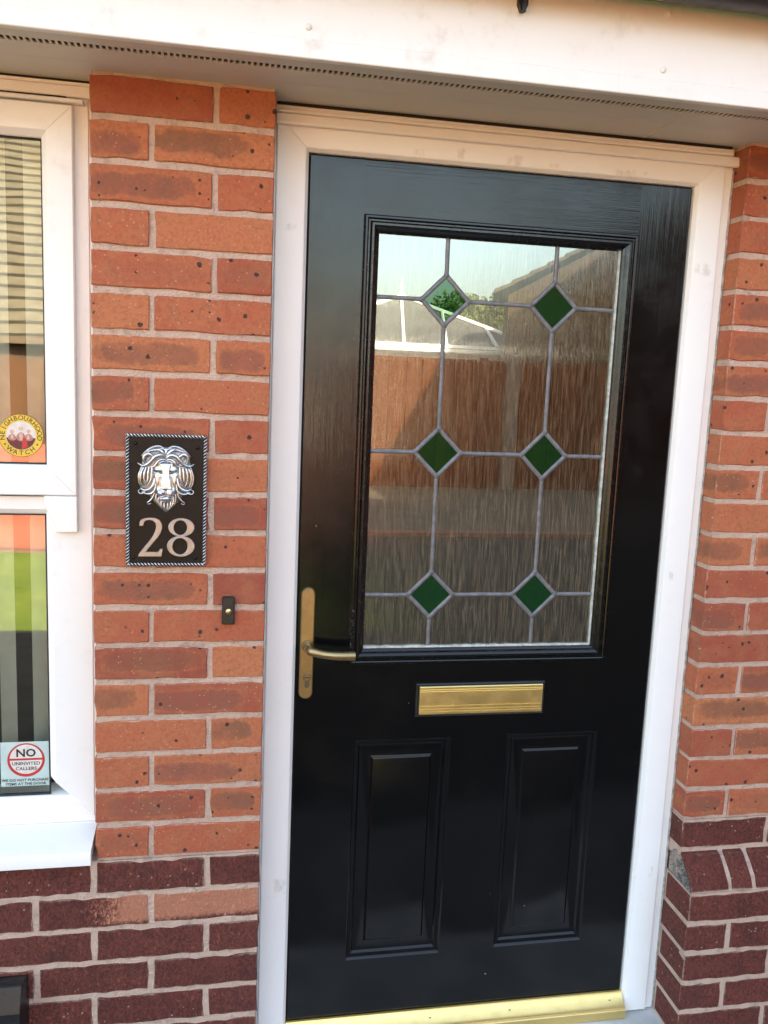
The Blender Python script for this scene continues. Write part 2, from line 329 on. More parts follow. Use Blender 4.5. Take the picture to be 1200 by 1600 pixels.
simple('slab_grey', (0.17, 0.16, 0.15), 0.9, 0, 0.25, 2, 0.4, 90)
simple('interior_wall', (0.33, 0.30, 0.25), 0.8, 0, 0.1, 3)
simple('interior_floor', (0.16, 0.11, 0.07), 0.6, 0, 0.2, 3)
simple('blind_fabric', (0.86, 0.86, 0.80), 0.8, 0, 0.08, 30, 0.2, 500)
simple('cap_white', (0.74, 0.73, 0.70), 0.4, 0, 0.1, 60)
simple('vent_void', (0.012, 0.010, 0.008), 0.9, 0, 0.0, 5)
simple('gutter_black', (0.018, 0.017, 0.017), 0.4, 0, 0.3, 12)
boards_mat('fence_wood_far', (0.085, 0.042, 0.022)); boards_mat('fence_wood', (0.115, 0.036, 0.014)); lawn_mat('lawn_grass'); paving_mat('red_block_paving')
simple('tile_shadow_edge', (0.03, 0.026, 0.02), 0.95, 0, 0.3, 3)
tiles_mat('roof_tile_grey', (0.12, 0.105, 0.078)); tiles_mat('roof_tile_brown', (0.10, 0.075, 0.055))
brick_flat('brown_brick', (0.075, 0.047, 0.032), (0.062, 0.040, 0.028), (0.08, 0.053, 0.038)); brick_flat('house_brick', (0.38, 0.11, 0.055), (0.32, 0.095, 0.05))
leaf_mat('tree_leaf', (0.07, 0.10, 0.02)); simple('bark', (0.09, 0.06, 0.04), 0.9, 0, 0.3, 20)
simple('grey_glazing', (0.085, 0.08, 0.072), 0.35, 0, 0.2, 3)
simple('soil', (0.030, 0.025, 0.017), 0.95, 0, 0.35, 5, 0.6, 40); simple('brown_gravel', (0.085, 0.066, 0.046), 0.95, 0, 0.25, 3, 0.4, 60); simple('kerb_red', (0.16, 0.075, 0.052), 0.85, 0, 0.25, 6)
simple('road_ground', (0.16, 0.15, 0.13), 0.9, 0, 0.2, 0.4)
simple('sticker_yellow', (0.70, 0.47, 0.06), 0.4, 0, 0.1, 40); simple('sticker_black', (0.015, 0.014, 0.013), 0.5, 0, 0, 5)
simple('sticker_white', (0.68, 0.64, 0.61), 0.4, 0, 0.12, 60); simple('sticker_pale', (0.47, 0.60, 0.58), 0.4, 0, 0.06, 30)
simple('sticker_red', (0.50, 0.035, 0.035), 0.4, 0, 0.08, 30); simple('print_maroon', (0.12, 0.022, 0.02), 0.5, 0, 0.3, 80)
simple('print_pink', (0.45, 0.21, 0.18), 0.5, 0, 0.3, 200); simple('print_skin', (0.62, 0.40, 0.33), 0.5, 0, 0.2, 200)
simple('stain_rust', (0.28, 0.10, 0.05), 0.9, 0, 0.3, 80)

# ------------------------------------------------------------------ builders
ORG = {}
def tag(o, label=None, cat=None, group=None, kind=None):
    if label: o['label'] = label
    if cat: o['category'] = cat
    if group: o['group'] = group
    if kind: o['kind'] = kind
    return o
def empty(name, loc, label, cat, group=None):
    o = bpy.data.objects.new(name, None); COL.objects.link(o); o.empty_display_size = 0.05
    wl = Vector((loc[0], loc[1], loc[2] + ZS)); o.location = wl; ORG[o] = wl
    return tag(o, label, cat, group)
def link(name, me, wl, parent):
    o = bpy.data.objects.new(name, me); COL.objects.link(o); ORG[o] = wl
    if parent is not None: o.parent = parent; o.location = wl - ORG[parent]
    else: o.location = wl
    return o

class MB:
    def __init__(s): s.v = []; s.f = []; s.mi = []
    def face(s, pts, mi=0):
        b = len(s.v); s.v += [tuple(p) for p in pts]; s.f.append(tuple(range(b, b + len(pts)))); s.mi.append(mi)
    def poly(s, verts, faces, mi=0):
        b = len(s.v); s.v += [tuple(p) for p in verts]
        for f in faces: s.f.append(tuple(b + i for i in f)); s.mi.append(mi)
    def box(s, x0, x1, y0, y1, z0, z1, c=0.0, mi=0):
        if c <= 0:
            V = [(x, y, z) for x in (x0, x1) for y in (y0, y1) for z in (z0, z1)]
            s.poly(V, [(0, 1, 3, 2), (4, 6, 7, 5), (0, 4, 5, 1), (2, 3, 7, 6), (0, 2, 6, 4), (1, 5, 7, 3)], mi); return
        V = []
        for k, (x, y, z) in enumerate([(x, y, z) for x in (0, 1) for y in (0, 1) for z in (0, 1)]):
            X, Y, Z = (x1 if x else x0), (y1 if y else y0), (z1 if z else z0)
            dx, dy, dz = (-c if x else c), (-c if y else c), (-c if z else c)
            V += [(X, Y + dy, Z + dz), (X + dx, Y, Z + dz), (X + dx, Y + dy, Z)]
        F = []
        idx = lambda x, y, z: (x * 4 + y * 2 + z) * 3
        for x in (0, 1):
            q = [idx(x, 0, 0), idx(x, 1, 0), idx(x, 1, 1), idx(x, 0, 1)]; F.append(tuple(q if x else q[::-1]))
        for y in (0, 1):
            q = [idx(0, y, 0) + 1, idx(0, y, 1) + 1, idx(1, y, 1) + 1, idx(1, y, 0) + 1]; F.append(tuple(q if y else q[::-1]))
        for z in (0, 1):
            q = [idx(0, 0, z) + 2, idx(1, 0, z) + 2, idx(1, 1, z) + 2, idx(0, 1, z) + 2]; F.append(tuple(q if z else q[::-1]))
        for y in (0, 1):
            for z in (0, 1): F.append((idx(0, y, z) + 1, idx(0, y, z) + 2, idx(1, y, z) + 2, idx(1, y, z) + 1))
        for x in (0, 1):
            for z in (0, 1): F.append((idx(x, 0, z), idx(x, 0, z) + 2, idx(x, 1, z) + 2, idx(x, 1, z)))
        for x in (0, 1):
            for y in (0, 1): F.append((idx(x, y, 0), idx(x, y, 0) + 1, idx(x, y, 1) + 1, idx(x, y, 1)))
        for x in (0, 1):
            for y in (0, 1):
                for z in (0, 1): b = idx(x, y, z); F.append((b, b + 1, b + 2))
        s.poly(V, F, mi)
    def prism(s, pts2, y0, y1, c=0.0, mi=0):
        """outline (x,z) extruded from front y0 to back y1, front edge chamfered by c towards the centroid"""
        n = len(pts2); cx = sum(p[0] for p in pts2) / n; cz = sum(p[1] for p in pts2) / n
        rings = []
        if c > 0:
            inn = []
            for i in range(n):
                a, b, d = pts2[i - 1], pts2[i], pts2[(i + 1) % n]
                e1 = Vector((b[0] - a[0], b[1] - a[1])); e2 = Vector((d[0] - b[0], d[1] - b[1]))
                if e1.length < 1e-9 or e2.length < 1e-9: inn.append(b); continue
                e1.normalize(); e2.normalize(); ar = sum(pts2[j][0] * pts2[(j + 1) % n][1] - pts2[(j + 1) % n][0] * pts2[j][1] for j in range(n))
                sg = 1 if ar > 0 else -1
                nn = Vector((-(e1.y + e2.y), e1.x + e2.x)) * sg
                if nn.length < 1e-6: inn.append(b); continue
                nn.normalize(); inn.append((b[0] + nn.x * c, b[1] + nn.y * c))
            rings.append([(p[0], y0, p[1]) for p in inn]); rings.append([(p[0], y0 + c, p[1]) for p in pts2])
        else: rings.append([(p[0], y0, p[1]) for p in pts2])
        rings.append([(p[0], y1, p[1]) for p in pts2])
        V = [v for r in rings for v in r]; F = [tuple(range(n))]
        for k in range(len(rings) - 1):
            for i in range(n): F.append((k * n + i, (k + 1) * n + i, (k + 1) * n + (i + 1) % n, k * n + (i + 1) % n))
        F.append(tuple((len(rings) - 1) * n + i for i in range(n))[::-1])
        s.poly(V, F, mi)
    def tube(s, path, rad, n=8, flat=1.0, up=None, mi=0, lobes=None):
        P = [Vector(p) for p in path]; m = len(P); V = []
        for i in range(m):
            t = (P[min(i + 1, m - 1)] - P[max(i - 1, 0)]).normalized()
            u = Vector(up) if up is not None else (Vector((0, -1, 0)) if abs(t.y) < 0.95 else Vector((1, 0, 0)))
            a = t.cross(u).normalized(); b = a.cross(t).normalized()
            r = rad[i] if isinstance(rad, (list, tuple)) else rad
            for k in range(n):
                th = 2 * math.pi * k / n
                rr = r if lobes is None else r * lobes(th, i)
                V.append(P[i] + a * (rr * math.cos(th)) + b * (rr * flat * math.sin(th)))
        F = []
        for i in range(m - 1):
            for k in range(n): F.append((i * n + k, i * n + (k + 1) % n, (i + 1) * n + (k + 1) % n, (i + 1) * n + k))
        F.append(tuple(range(n))[::-1]); F.append(tuple((m - 1) * n + k for k in range(n)))
        s.poly(V, F, mi)
    def lathe(s, c, prof, n=20, mi=0):
        """profile (radius, y) around the Y axis through c=(x,z)"""
        V = []; F = []; m = len(prof)
        for (r, y) in prof:
            for k in range(n):
                th = 2 * math.pi * k / n; V.append((c[0] + r * math.cos(th), y, c[1] + r * math.sin(th)))
        for i in range(m - 1):
            for k in range(n): F.append((i * n + k, i * n + (k + 1) % n, (i + 1) * n + (k + 1) % n, (i + 1) * n + k))
        F.append(tuple(range(n))[::-1]); F.append(tuple((m - 1) * n + k for k in range(n)))
        s.poly(V, F, mi)
    def sweep(s, x0, x1, z0, z1, prof, close=False, mi=0):
        """rectangular ring; prof = (inset, y) from the outside in; close fills the last ring"""
        V = []; F = []
        for (i, y) in prof: V += [(x0 + i, y, z0 + i), (x1 - i, y, z0 + i), (x1 - i, y, z1 - i), (x0 + i, y, z1 - i)]
        for k in range(len(prof) - 1):
            for j in range(4): F.append((k * 4 + j, k * 4 + (j + 1) % 4, (k + 1) * 4 + (j + 1) % 4, (k + 1) * 4 + j))
        if close: b = (len(prof) - 1) * 4; F.append((b, b + 1, b + 2, b + 3))
        s.poly(V, F, mi)
    def bar(s, side, x0, x1, z0, z1, prof, gap=0.0003, square=(), mi=0):
        """one mitred bar of a rectangular frame; prof is a closed section (inset, y)"""
        A = []; B_ = []
        for (i, y) in prof:
            if side in ('left', 'right'):
                x = x0 + i if side == 'left' else x1 - i
                A.append((x, y, z0 if 'bottom' in square else z0 + i + gap)); B_.append((x, y, z1 if 'top' in square else z1 - i - gap))
            else:
                z = z1 - i if side == 'top' else z0 + i
                A.append((x0 if 'left' in square else x0 + i + gap, y, z)); B_.append((x1 if 'right' in square else x1 - i - gap, y, z))
        n = len(prof); F = [tuple(range(n)), tuple(range(n, 2 * n))[::-1]]
        for i in range(n): F.append((i, i + n, (i + 1) % n + n, (i + 1) % n))
        s.poly(A + B_, F, mi)
    def extrude_x(s, prof, x0, x1, mi=0):
        """closed section of (y,z) run along X; x0/x1 may be lists for raked ends"""
        n = len(prof); A = [(x0, y, z) for y, z in prof] + [(x1, y, z) for y, z in prof]
        F = [tuple(range(n)), tuple(range(n, 2 * n))[::-1]] + [(i, i + n, (i + 1) % n + n, (i + 1) % n) for i in range(n)]
        s.poly(A, F, mi)
    def build(s, name, mat, parent=None, smooth=False, origin=None, mats=None, auto=None):
        xs = [v[0] for v in s.v]; ys = [v[1] for v in s.v]; zs = [v[2] for v in s.v]
        o = origin or ((min(xs) + max(xs)) / 2, (min(ys) + max(ys)) / 2, min(zs))
        me = bpy.data.meshes.new(name)
        me.from_pydata([(v[0] - o[0], v[1] - o[1], v[2] - o[2]) for v in s.v], [], s.f)
        for k in (mats or [mat]): me.materials.append(MATS[k])
        if mats: me.polygons.foreach_set('material_index', s.mi)
        import bmesh
        bm = bmesh.new(); bm.from_mesh(me); bmesh.ops.remove_doubles(bm, verts=bm.verts, dist=1e-6)
        bmesh.ops.recalc_face_normals(bm, faces=bm.faces); bm.to_mesh(me); bm.free()
        if smooth:
            me.polygons.foreach_set('use_smooth', [True] * len(me.polygons))
            me.set_sharp_from_angle(angle=math.radians(auto or 40))
        me.update()
        return link(name, me, Vector((o[0], o[1], o[2] + ZS)), parent)

def lerp(a, b, t): return a + (b - a) * t
def smooth_path(pts, k=6):
    """Catmull-Rom through tuples of any length"""
    out = []
    n = len(pts)
    for i in range(n - 1):
        p0, p1, p2, p3 = pts[max(i - 1, 0)], pts[i], pts[i + 1], pts[min(i + 2, n - 1)]
        for j in range(k):
            t = j / k
            out.append(tuple(0.5 * ((2 * b) + (-a + c) * t + (2 * a - 5 * b + 4 * c - d) * t * t + (-a + 3 * b - 3 * c + d) * t ** 3) for a, b, c, d in zip(p0, p1, p2, p3)))
    out.append(tuple(pts[-1])); return out
def text_faces(txt, size, off=0.0):
    cu = bpy.data.curves.new('t', 'FONT'); cu.body = txt; cu.size = size; cu.offset = off; cu.align_x = 'CENTER'; cu.align_y = 'CENTER'; cu.resolution_u = 2
    o = bpy.data.objects.new('t', cu); COL.objects.link(o)
    bpy.context.view_layer.update()
    me = o.evaluated_get(bpy.context.evaluated_depsgraph_get()).to_mesh()
    v = [tuple(x.co) for x in me.vertices]; f = [tuple(p.vertices) for p in me.polygons]
    o.evaluated_get(bpy.context.evaluated_depsgraph_get()).to_mesh_clear()
    bpy.data.objects.remove(o); bpy.data.curves.remove(cu)
    return v, f

# ================================================================== THE SETTING
m = MB(); m.face([(-700, -700, G0), (700, -700, G0), (700, 700, G0), (-700, 700, G0)])
tag(m.build('ground', 'road_ground'), kind='structure')
m = MB(); m.box(-9, 5.6, -1.0, -0.14, G0 - .05, G0 + .022); tag(m.build('garden_path', 'slab_grey'), kind='structure')
m = MB(); m.face([(-14, -5.6, G0 + .012), (0.9, -5.6, G0 + .012), (0.9, -3.3, G0 + .012), (-14, -3.3, G0 + .012)])
tag(m.build('lawn', 'lawn_grass'), kind='structure')
m = MB(); m.face([(-14, -16.9, G0 + .008), (0.9, -16.9, G0 + .008), (0.9, -5.7, G0 + .008), (-14, -5.7, G0 + .008)])
tag(m.build('red_paving', 'red_block_paving'), kind='structure')
m = MB(); m.face([(0.9, -6.45, G0 + .010), (5.6, -6.45, G0 + .010), (5.6, -3.3, G0 + .010), (0.9, -3.3, G0 + .010)]); m.face([(-14, -3.3, G0 + .010), (5.6, -3.3, G0 + .010), (5.6, -1.0, G0 + .010), (-14, -1.0, G0 + .010)])
tag(m.build('planting_bed', 'soil'), kind='structure')
m = MB(); m.face([(0.9, -16.9, G0 + .006), (12, -16.9, G0 + .006), (12, -6.6, G0 + .006), (0.9, -6.6, G0 + .006)])
tag(m.build('driveway', 'brown_gravel'), kind='structure')
m = MB(); m.box(-14, 0.9, -5.7, -5.6, G0 - .02, G0 + .03); tag(m.build('kerb', 'kerb_red'), kind='structure')
m = MB(); m.box(0.9, 5.6, -6.6, -6.45, G0 - .02, G0 + .05); tag(m.build('kerb', 'kerb_red'), kind='structure')

# ------------------------------------------------------------------ brick walls
BR = {}
def brick_mesh(L, H, D, kind, var):
    key = (round(L, 4), round(H, 4), round(D, 4), kind, var)
    if key in BR: return BR[key]
    rg = random.Random(repr(key)); j = 0.0012 if kind == 'red' else 0.0021
    pts = []
    nx = (6 if L > .15 else 4) if kind == 'red' else (10 if L > .15 else 6)
    c = 0.002
    def edge(a, b, n):
        for i in range(n): t = (i + .0) / n; pts.append((lerp(a[0], b[0], t), lerp(a[1], b[1], t)))
    h2, l2 = H / 2, L / 2
    edge((-l2 + c, -h2), (l2 - c, -h2), nx); pts.append((l2 - c, -h2)); edge((l2, -h2 + c), (l2, h2 - c), 2); pts.append((l2, h2 - c))
    edge((l2 - c, h2), (-l2 + c, h2), nx); pts.append((-l2 + c, h2)); edge((-l2, h2 - c), (-l2, -h2 + c), 2); pts.append((-l2, -h2 + c))
    jit = [(p[0] + rg.uniform(-j, j), p[1] + rg.uniform(-j, j)) for p in pts]
    for k in range(len(jit)):
        if rg.random() < .14: jit[k] = (jit[k][0] * (1 - .0022 / l2), jit[k][1] * (1 - .0022 / h2))      # chipped arris
    b = 0.0022 if kind == 'red' else 0.0016
    n = len(jit); V = []
    for (x, z) in jit: V.append((x * (1 - b / l2 * .8) + 0, rg.uniform(-.0003, .0003), z * (1 - b / h2 * .8)))
    for (x, z) in jit: V.append((x, b, z))
    for (x, z) in pts: V.append((x, D, z))
    F = [tuple(range(n))]
    for k in (0, 1):
        for i in range(n): F.append((k * n + i, (k + 1) * n + i, (k + 1) * n + (i + 1) % n, k * n + (i + 1) % n))
    me = bpy.data.meshes.new('brick_' + kind); me.from_pydata(V, [], F)
    me.polygons.foreach_set('use_smooth', [True] * len(me.polygons)); me.set_sharp_from_angle(angle=math.radians(32))
    me.update(); BR[key] = me; return me
VARC = [0]
def brick(x0, x1, ztop, yf, parent, kind='red', D=0.1, mat=None, zbot=None):
    zb = ztop - 0.075 + .0056 if zbot is None else zbot; zt = ztop - .0056
    VARC[0] += 1
    me = brick_mesh(x1 - x0, zt - zb, D, kind, random.randrange(5))
    mt = mat or ('red_brick_face' if kind == 'red' else 'dark_brick_face')
    key = me.name + mt
    if not me.materials: me.materials.append(None)
    o = link('brick', me, Vector(((x0 + x1) / 2, yf + random.uniform(-.0014, .0012), (zt + zb) / 2 + ZS)), parent)
    o.rotation_euler = (random.uniform(-.006, .006), random.uniform(-.004, .004), random.uniform(-.003, .003))
    o.material_slots[0].link = 'OBJECT'; o.material_slots[0].material = MATS[mt]
    return o
BZ = lambda k: -0.075 * k          # top of course k+1

wl = empty('brick_wall', (-0.6, 0.05, G0), 'red brick pier carrying the number plaque between window and door, on dark maroon base courses', 'brick wall')
m = MB(); m.box(0.0025, 0.3255, 0.0040, 0.098, -1.5, 0.03); m.box(-1.6, 0.3255, 0.0016, 0.098, G0 - .2, -1.501); m.box(-1.6, -1.2025, 0.0035, .098, -1.5, 0.03)
m.build('mortar', 'mortar_joint', wl)
for k in range(20):
    zt = BZ(k)
    if k % 2 == 0: brick(0, .215, zt, 0, wl); brick(.225, .3275, zt, 0, wl)
    else: brick(0, .1025, zt, 0, wl); brick(.1125, .3275, zt, 0, wl)
    if k % 2 == 0: brick(-1.415, -1.2, zt, 0, wl); brick(-1.6, -1.425, zt, 0, wl)
    else: brick(-1.3025, -1.2, zt, 0, wl); brick(-1.5275, -1.3125, zt, 0, wl)
for k in range(20, 28):
    zt = BZ(k)
    if k % 2 == 0:
        brick(.225, .3275, zt, 0, wl, 'dark')
        for i in range(8): brick(-.225 * i, -.225 * i + .215, zt, 0, wl, 'dark')
    else:
        for i in range(8):
            x = .1125 - .225 * i
            brick(x, x + .215, zt, 0, wl, 'dark', mat='dark_brick_face_painted' if (k == 21 and i < 2) else None)
# right-hand wall, its base steps forward under a course of sloping plinth bricks
XR = 1.3043; YU = 0.0285; YL = -0.031
wr = empty('brick_wall', (1.75, 0.05, G0), 'red brick wall corner to the hinge side of the door, stepping out over a sloping dark plinth course', 'brick wall')
m = MB(); m.box(XR + .0028, 2.2, YU + .0040, 0.24, -1.5, 0.03); m.box(XR + .0016, 2.2, YU + .0018, .24, -1.6, -1.501)
m.box(XR + .0016, 2.2, YL + .0016, .24, G0 - .2, -1.6505)
m.build('mortar', 'mortar_joint', wr)
for k in range(28):
    if k == 21: continue
    zt = BZ(k); kind = 'red' if k < 20 else 'dark'; yf = YU if k < 21 else YL
    x = XR
    first = True
    while x < 2.19:
        L = (.1025 if first and ((k % 2 == 1)) else .215)
        x1 = min(x + L, 2.2)
        if x1 - x > .03: brick(x, x1, zt, yf, wr, kind, D=.215 if (first and k % 2 == 1) else .1025)
        x = x1 + .010; first = False
def plinth_brick(x0, x1):
    zt, zb = -1.580, -1.645
    prof = [(YU + .001, zt), (YU - .010, zt - .004), (YU - .022, zt - .014), (YL + .012, zb + .022), (YL + .003, zb + .012), (YL, zb), (.08, zb), (.08, zt)]
    m = MB(); n = 3
    rg = random.Random(x0)
    cols = [x0, x0 + .0022, (x0 + x1) / 2, x1 - .0022, x1]
    V = []; F = []
    for ci, x in enumerate(cols):
        ins = .0016 if ci in (0, 4) else 0
        for i, (y, z) in enumerate(prof):
            jx = rg.uniform(-.001, .001) if i < 6 else 0
            V.append((x + jx, y + (ins if i < 6 else 0), z - (ins if i < 6 else 0)))
    n = len(prof)
    for a in range(4):
        for i in range(n): F.append((a * n + i, (a + 1) * n + i, (a + 1) * n + (i + 1) % n, a * n + (i + 1) % n))
    F.append(tuple(range(n))); F.append(tuple(4 * n + i for i in range(n)))
    m.poly(V, F); return m.build('brick', 'dark_brick_face', wr, smooth=True, auto=50)
x = XR + .003
for i, L in enumerate((.094, .050, .075, .065, .065, .065, .065, .065, .065, .065, .065, .065)):
    if x + L > 2.2: break
    plinth_brick(x, x + L); x += L + .011
m = MB(); m.extrude_x([(YU + .003, -1.575), (YU + .001, -1.581), (YU - .020, -1.598), (YL + .014, -1.625), (YL + .004, -1.651), (.08, -1.651), (.08, -1.575)], XR + .006, 2.2)
m.build('mortar_fillet', 'mortar_joint', wr)
# dark weathered mortar on the end of the plinth course
m = MB(); m.prism([(YU + .02, -1.581), (YU - .002, -1.588), (YU - .022, -1.606), (YL + .012, -1.630), (YL + .004, -1.648), (.072, -1.648), (.072, -1.600)], 0, .006)
m.v = [(XR + .0015 + v[1], v[0], v[2]) for v in m.v]
m.build('end_render', 'stained_mortar' if 'stained_mortar' in MATS else 'slab_grey', wr)

# ------------------------------------------------------------------ the rest of the house
hs = empty('house', (0, 3, G0), 'low brick house body with tiled roof above the white eaves', 'house')
m = MB(); m.box(-6, -1.6, 0, .25, G0, .05); m.build('front_wall', 'house_brick', hs)
m = MB(); m.box(2.2, 4.8, YU, .25, G0, .05); m.build('front_wall', 'house_brick', hs)
m = MB()
m.box(-1.6, -1.2, .1, .25, G0, .05); m.box(0.003, .3, .1, .25, G0, .05); m.box(XR + .03, 2.2, .1, .25, G0, .05); m.box(-1.2, .003, .1, .25, G0, -1.46)
m.box(-1.2, 0.003, .1, .25, .0, .24); m.box(.3, XR + .03, .15, .25, -.03, .24)
m.build('inner_leaf', 'interior_wall', hs)
m = MB(); m.box(-6, -5.8, .25, 6, G0, .25); m.box(4.6, 4.8, .25, 6, G0, .25); m.box(-6, 4.8, 6, 6.2, G0, .25); m.build('outer_wall', 'house_brick', hs)
m = MB(); m.box(.28, .36, .25, 6, G0, .24); m.box(1.9, 1.98, .25, 6, G0, .24); m.box(-2.4, -2.3, .25, 6, G0, .24); m.box(-2.3, 1.9, 3.2, 3.3, G0, .24); m.build('partition', 'interior_wall', hs)
m = MB(); m.box(-5.8, 4.6, .25, 6, G0 + .06, G0 + .085); m.build('inside_floor', 'interior_floor', hs)
m = MB(); m.box(-5.8, 4.6, .10, 6, .245, .27); m.build('ceiling', 'interior_wall', hs)
rp = math.tan(math.radians(24)); zr = .205
m = MB()
prof = [(-.235, zr), (3.1, zr + rp * 3.335), (6.45, zr), (6.45, zr + .05), (3.1, zr + .06 + rp * 3.335), (-.235, zr + .05)]
m.extrude_x(prof, -6.3, 5.0); m.build('roof', 'roof_tile_brown', hs)
for x in (-6, 4.6):
    m = MB(); m.extrude_x([(.0, .28), (3.1, .18 + rp * 3.2), (6.2, .28)], x, x + .2); m.build('gable', 'house_brick', hs)

# ------------------------------------------------------------------ eaves: fascia, soffit, gutter
FY = -.19
fb = empty('fascia_board', (.5, FY, -.008), 'cream white plastic fascia board with screw caps running above the door', 'fascia')
m = MB()
m.extrude_x([(FY, .023), (FY - .0022, .0205), (FY - .0022, -.0062), (FY - .0008, -.0078), (FY + .012, -.0078), (FY + .016, .004), (FY + .018, .185), (FY, .185)], -6.2, 4.9)
m.build('board', 'fascia_upvc', fb)
for (x, z) in ((.3664, .0404), (.9886, .1303), (.9868, .0384), (.3690, .131), (-.25, .039), (1.6, .0384), (1.602, .131)):
    m = MB(); m.lathe((x, z), [(0.0001, FY - .0034), (.0035, FY - .0033), (.0052, FY - .0022), (.0058, FY + .001)], 16)
    m.build('screw_cap', 'cap_white', fb, smooth=True)
sf = empty('soffit', (.5, -.06, 0), 'grey-shaded white soffit panel with a slotted vent strip under the eaves', 'soffit')
VY0, VY1 = -.1245, -.1055
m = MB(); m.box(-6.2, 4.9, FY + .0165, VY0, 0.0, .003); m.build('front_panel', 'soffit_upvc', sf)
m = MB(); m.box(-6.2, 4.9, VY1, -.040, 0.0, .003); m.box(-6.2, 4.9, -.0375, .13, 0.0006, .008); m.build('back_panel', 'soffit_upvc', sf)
m = MB()
x = -1.3
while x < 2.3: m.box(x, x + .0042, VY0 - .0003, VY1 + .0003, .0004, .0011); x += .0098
tag(m.build('vent_ribs', 'soffit_upvc', sf), kind='stuff')
m = MB(); m.box(-6.2, 4.9, VY0 - .01, VY1 + .01, .0245, .0255); m.box(-6.2, 4.9, VY0 - .003, VY0 - .002, .0082, .0244); m.box(-6.2, 4.9, VY1 + .002, VY1 + .003, .0082, .0244); m.build('vent_backing', 'vent_void', sf)
m = MB()
for (x, L) in ((1.085, .03),): m.box(x, x + .0016, -.105, .13, -.0008, .002)
m.build('panel_joint', 'soffit_upvc', sf)

gt = empty('gutter', (.5, -.25, .12), 'black half-round plastic gutter on brackets along the fascia', 'gutter')
gy, gz, gr = -.2495, .181, .056
m = MB(); prof = []
for i in range(13): a = math.pi + math.pi * i / 12; prof.append((gy + gr * math.cos(a), gz + gr * math.sin(a)))
for i in range(13): a = 2 * math.pi - math.pi * i / 12; prof.append((gy + (gr - .003) * math.cos(a), gz + (gr - .003) * math.sin(a)))
m.extrude_x(prof, -6.2, 4.9); m.build('channel', 'gutter_black', gt, smooth=True)
for x in (-.2, .7225, 1.65):
    m = MB(); pr = []
    for i in range(9): a = math.pi * 1.02 + math.pi * .96 * i / 8; pr.append((gy + (gr + .0015) * math.cos(a), gz + (gr + .0015) * math.sin(a)))
    for i in range(9): a = math.pi * 1.98 - math.pi * .96 * i / 8; pr.append((gy + (gr + .006) * math.cos(a), gz + (gr + .006) * math.sin(a)))
    m.extrude_x(pr, x - .010, x + .010)
    m.prism([(x - .009, .215), (x - .009, .112), (x - .004, .1005), (x + .004, .1005), (x + .009, .112), (x + .009, .215)], FY - .009, FY - .0005, .001)
    m.prism([(x - .003, .20), (x - .003, .098), (x + .003, .098), (x + .003, .20)], FY - .016, FY - .0092, .0008)
    m.build('bracket', 'gutter_black', gt)

# ================================================================== DOOR FRAME
FYD = .0775
df = empty('door_frame', (.81, .11, -2.0), 'white plastic door frame with a drip moulding over its head', 'door frame')
X0, X1, ZT, ZB = .3150, 1.3030, -.0005, -2.0225
fp = [(0, .149), (0, .0835), (.0015, .0825), (.0185, .0825), (.0200, .0785), (.0215, .0775), (.0730, .0775), (.0765, .0790), (.0790, .0825), (.0825, .0870), (.0825, .149)]
for side in ('left', 'right'):
    m = MB(); m.bar(side, X0, X1, ZB, ZT, fp, square=('bottom',)); m.build('jamb', 'frame_upvc', df, smooth=True, auto=25)
m = MB(); m.bar('top', X0, X1, ZB, ZT, fp); m.build('head', 'frame_upvc', df, smooth=True, auto=25)
m = MB()
m.extrude_x([(.0775, -.0400), (.0655, -.0415), (.0628, -.0400), (.0622, -.0375), (.0640, -.0235), (.0665, -.0205), (.0705, -.0195), (.0775, -.0195)], .3325, 1.3115)
m.extrude_x([(.0775, -.0190), (.0690, -.0188), (.0682, -.0170), (.0690, -.0125), (.0710, -.0115), (.0775, -.0115)], .3325, 1.2915)
m.extrude_x([(.0775, -.0110), (.0725, -.0108), (.0720, -.0095), (.0730, -.0050), (.0775, -.0045)], .3325, 1.2905)
m.build('drip_moulding', 'frame_upvc', df)
m = MB(); m.box(.3335, 1.2900, .0705, .12, -.0044, .0002); m.build('shadow_gap', 'vent_void', df)
for x, y in ((XR - .0008, .0815), (.3290, .0800)):
    m = MB(); rg = random.Random(x)
    m.tube([(x + rg.uniform(-.0004, .0004), y, lerp(-2.02, -.045, i / 60)) for i in range(61)], [.0026 + rg.uniform(-.0006, .0005) for i in range(61)], 7); m.build('sealant_bead', 'sealant', df, smooth=True)
# dark rebate gasket between leaf and frame
m = MB(); m.sweep(.3976, 1.2203, -2.0, -.0830, [(0.0, .0985), (.004, .0975), (.0055, .104), (.0055, .14)]); m.build('gasket', 'rubber', df)
# small grey filler piece at the top lock corner
pts = [(.3978, -.0832), (.4125, -.0832)] + [(.4125 - .0147 * math.sin(a), -.0979 + .0147 * math.cos(a)) for a in [math.pi / 2 * i / 6 for i in range(1, 7)]]
m = MB(); m.prism(pts, .0905, .0940); m.build('corner_filler', 'rubber', df)

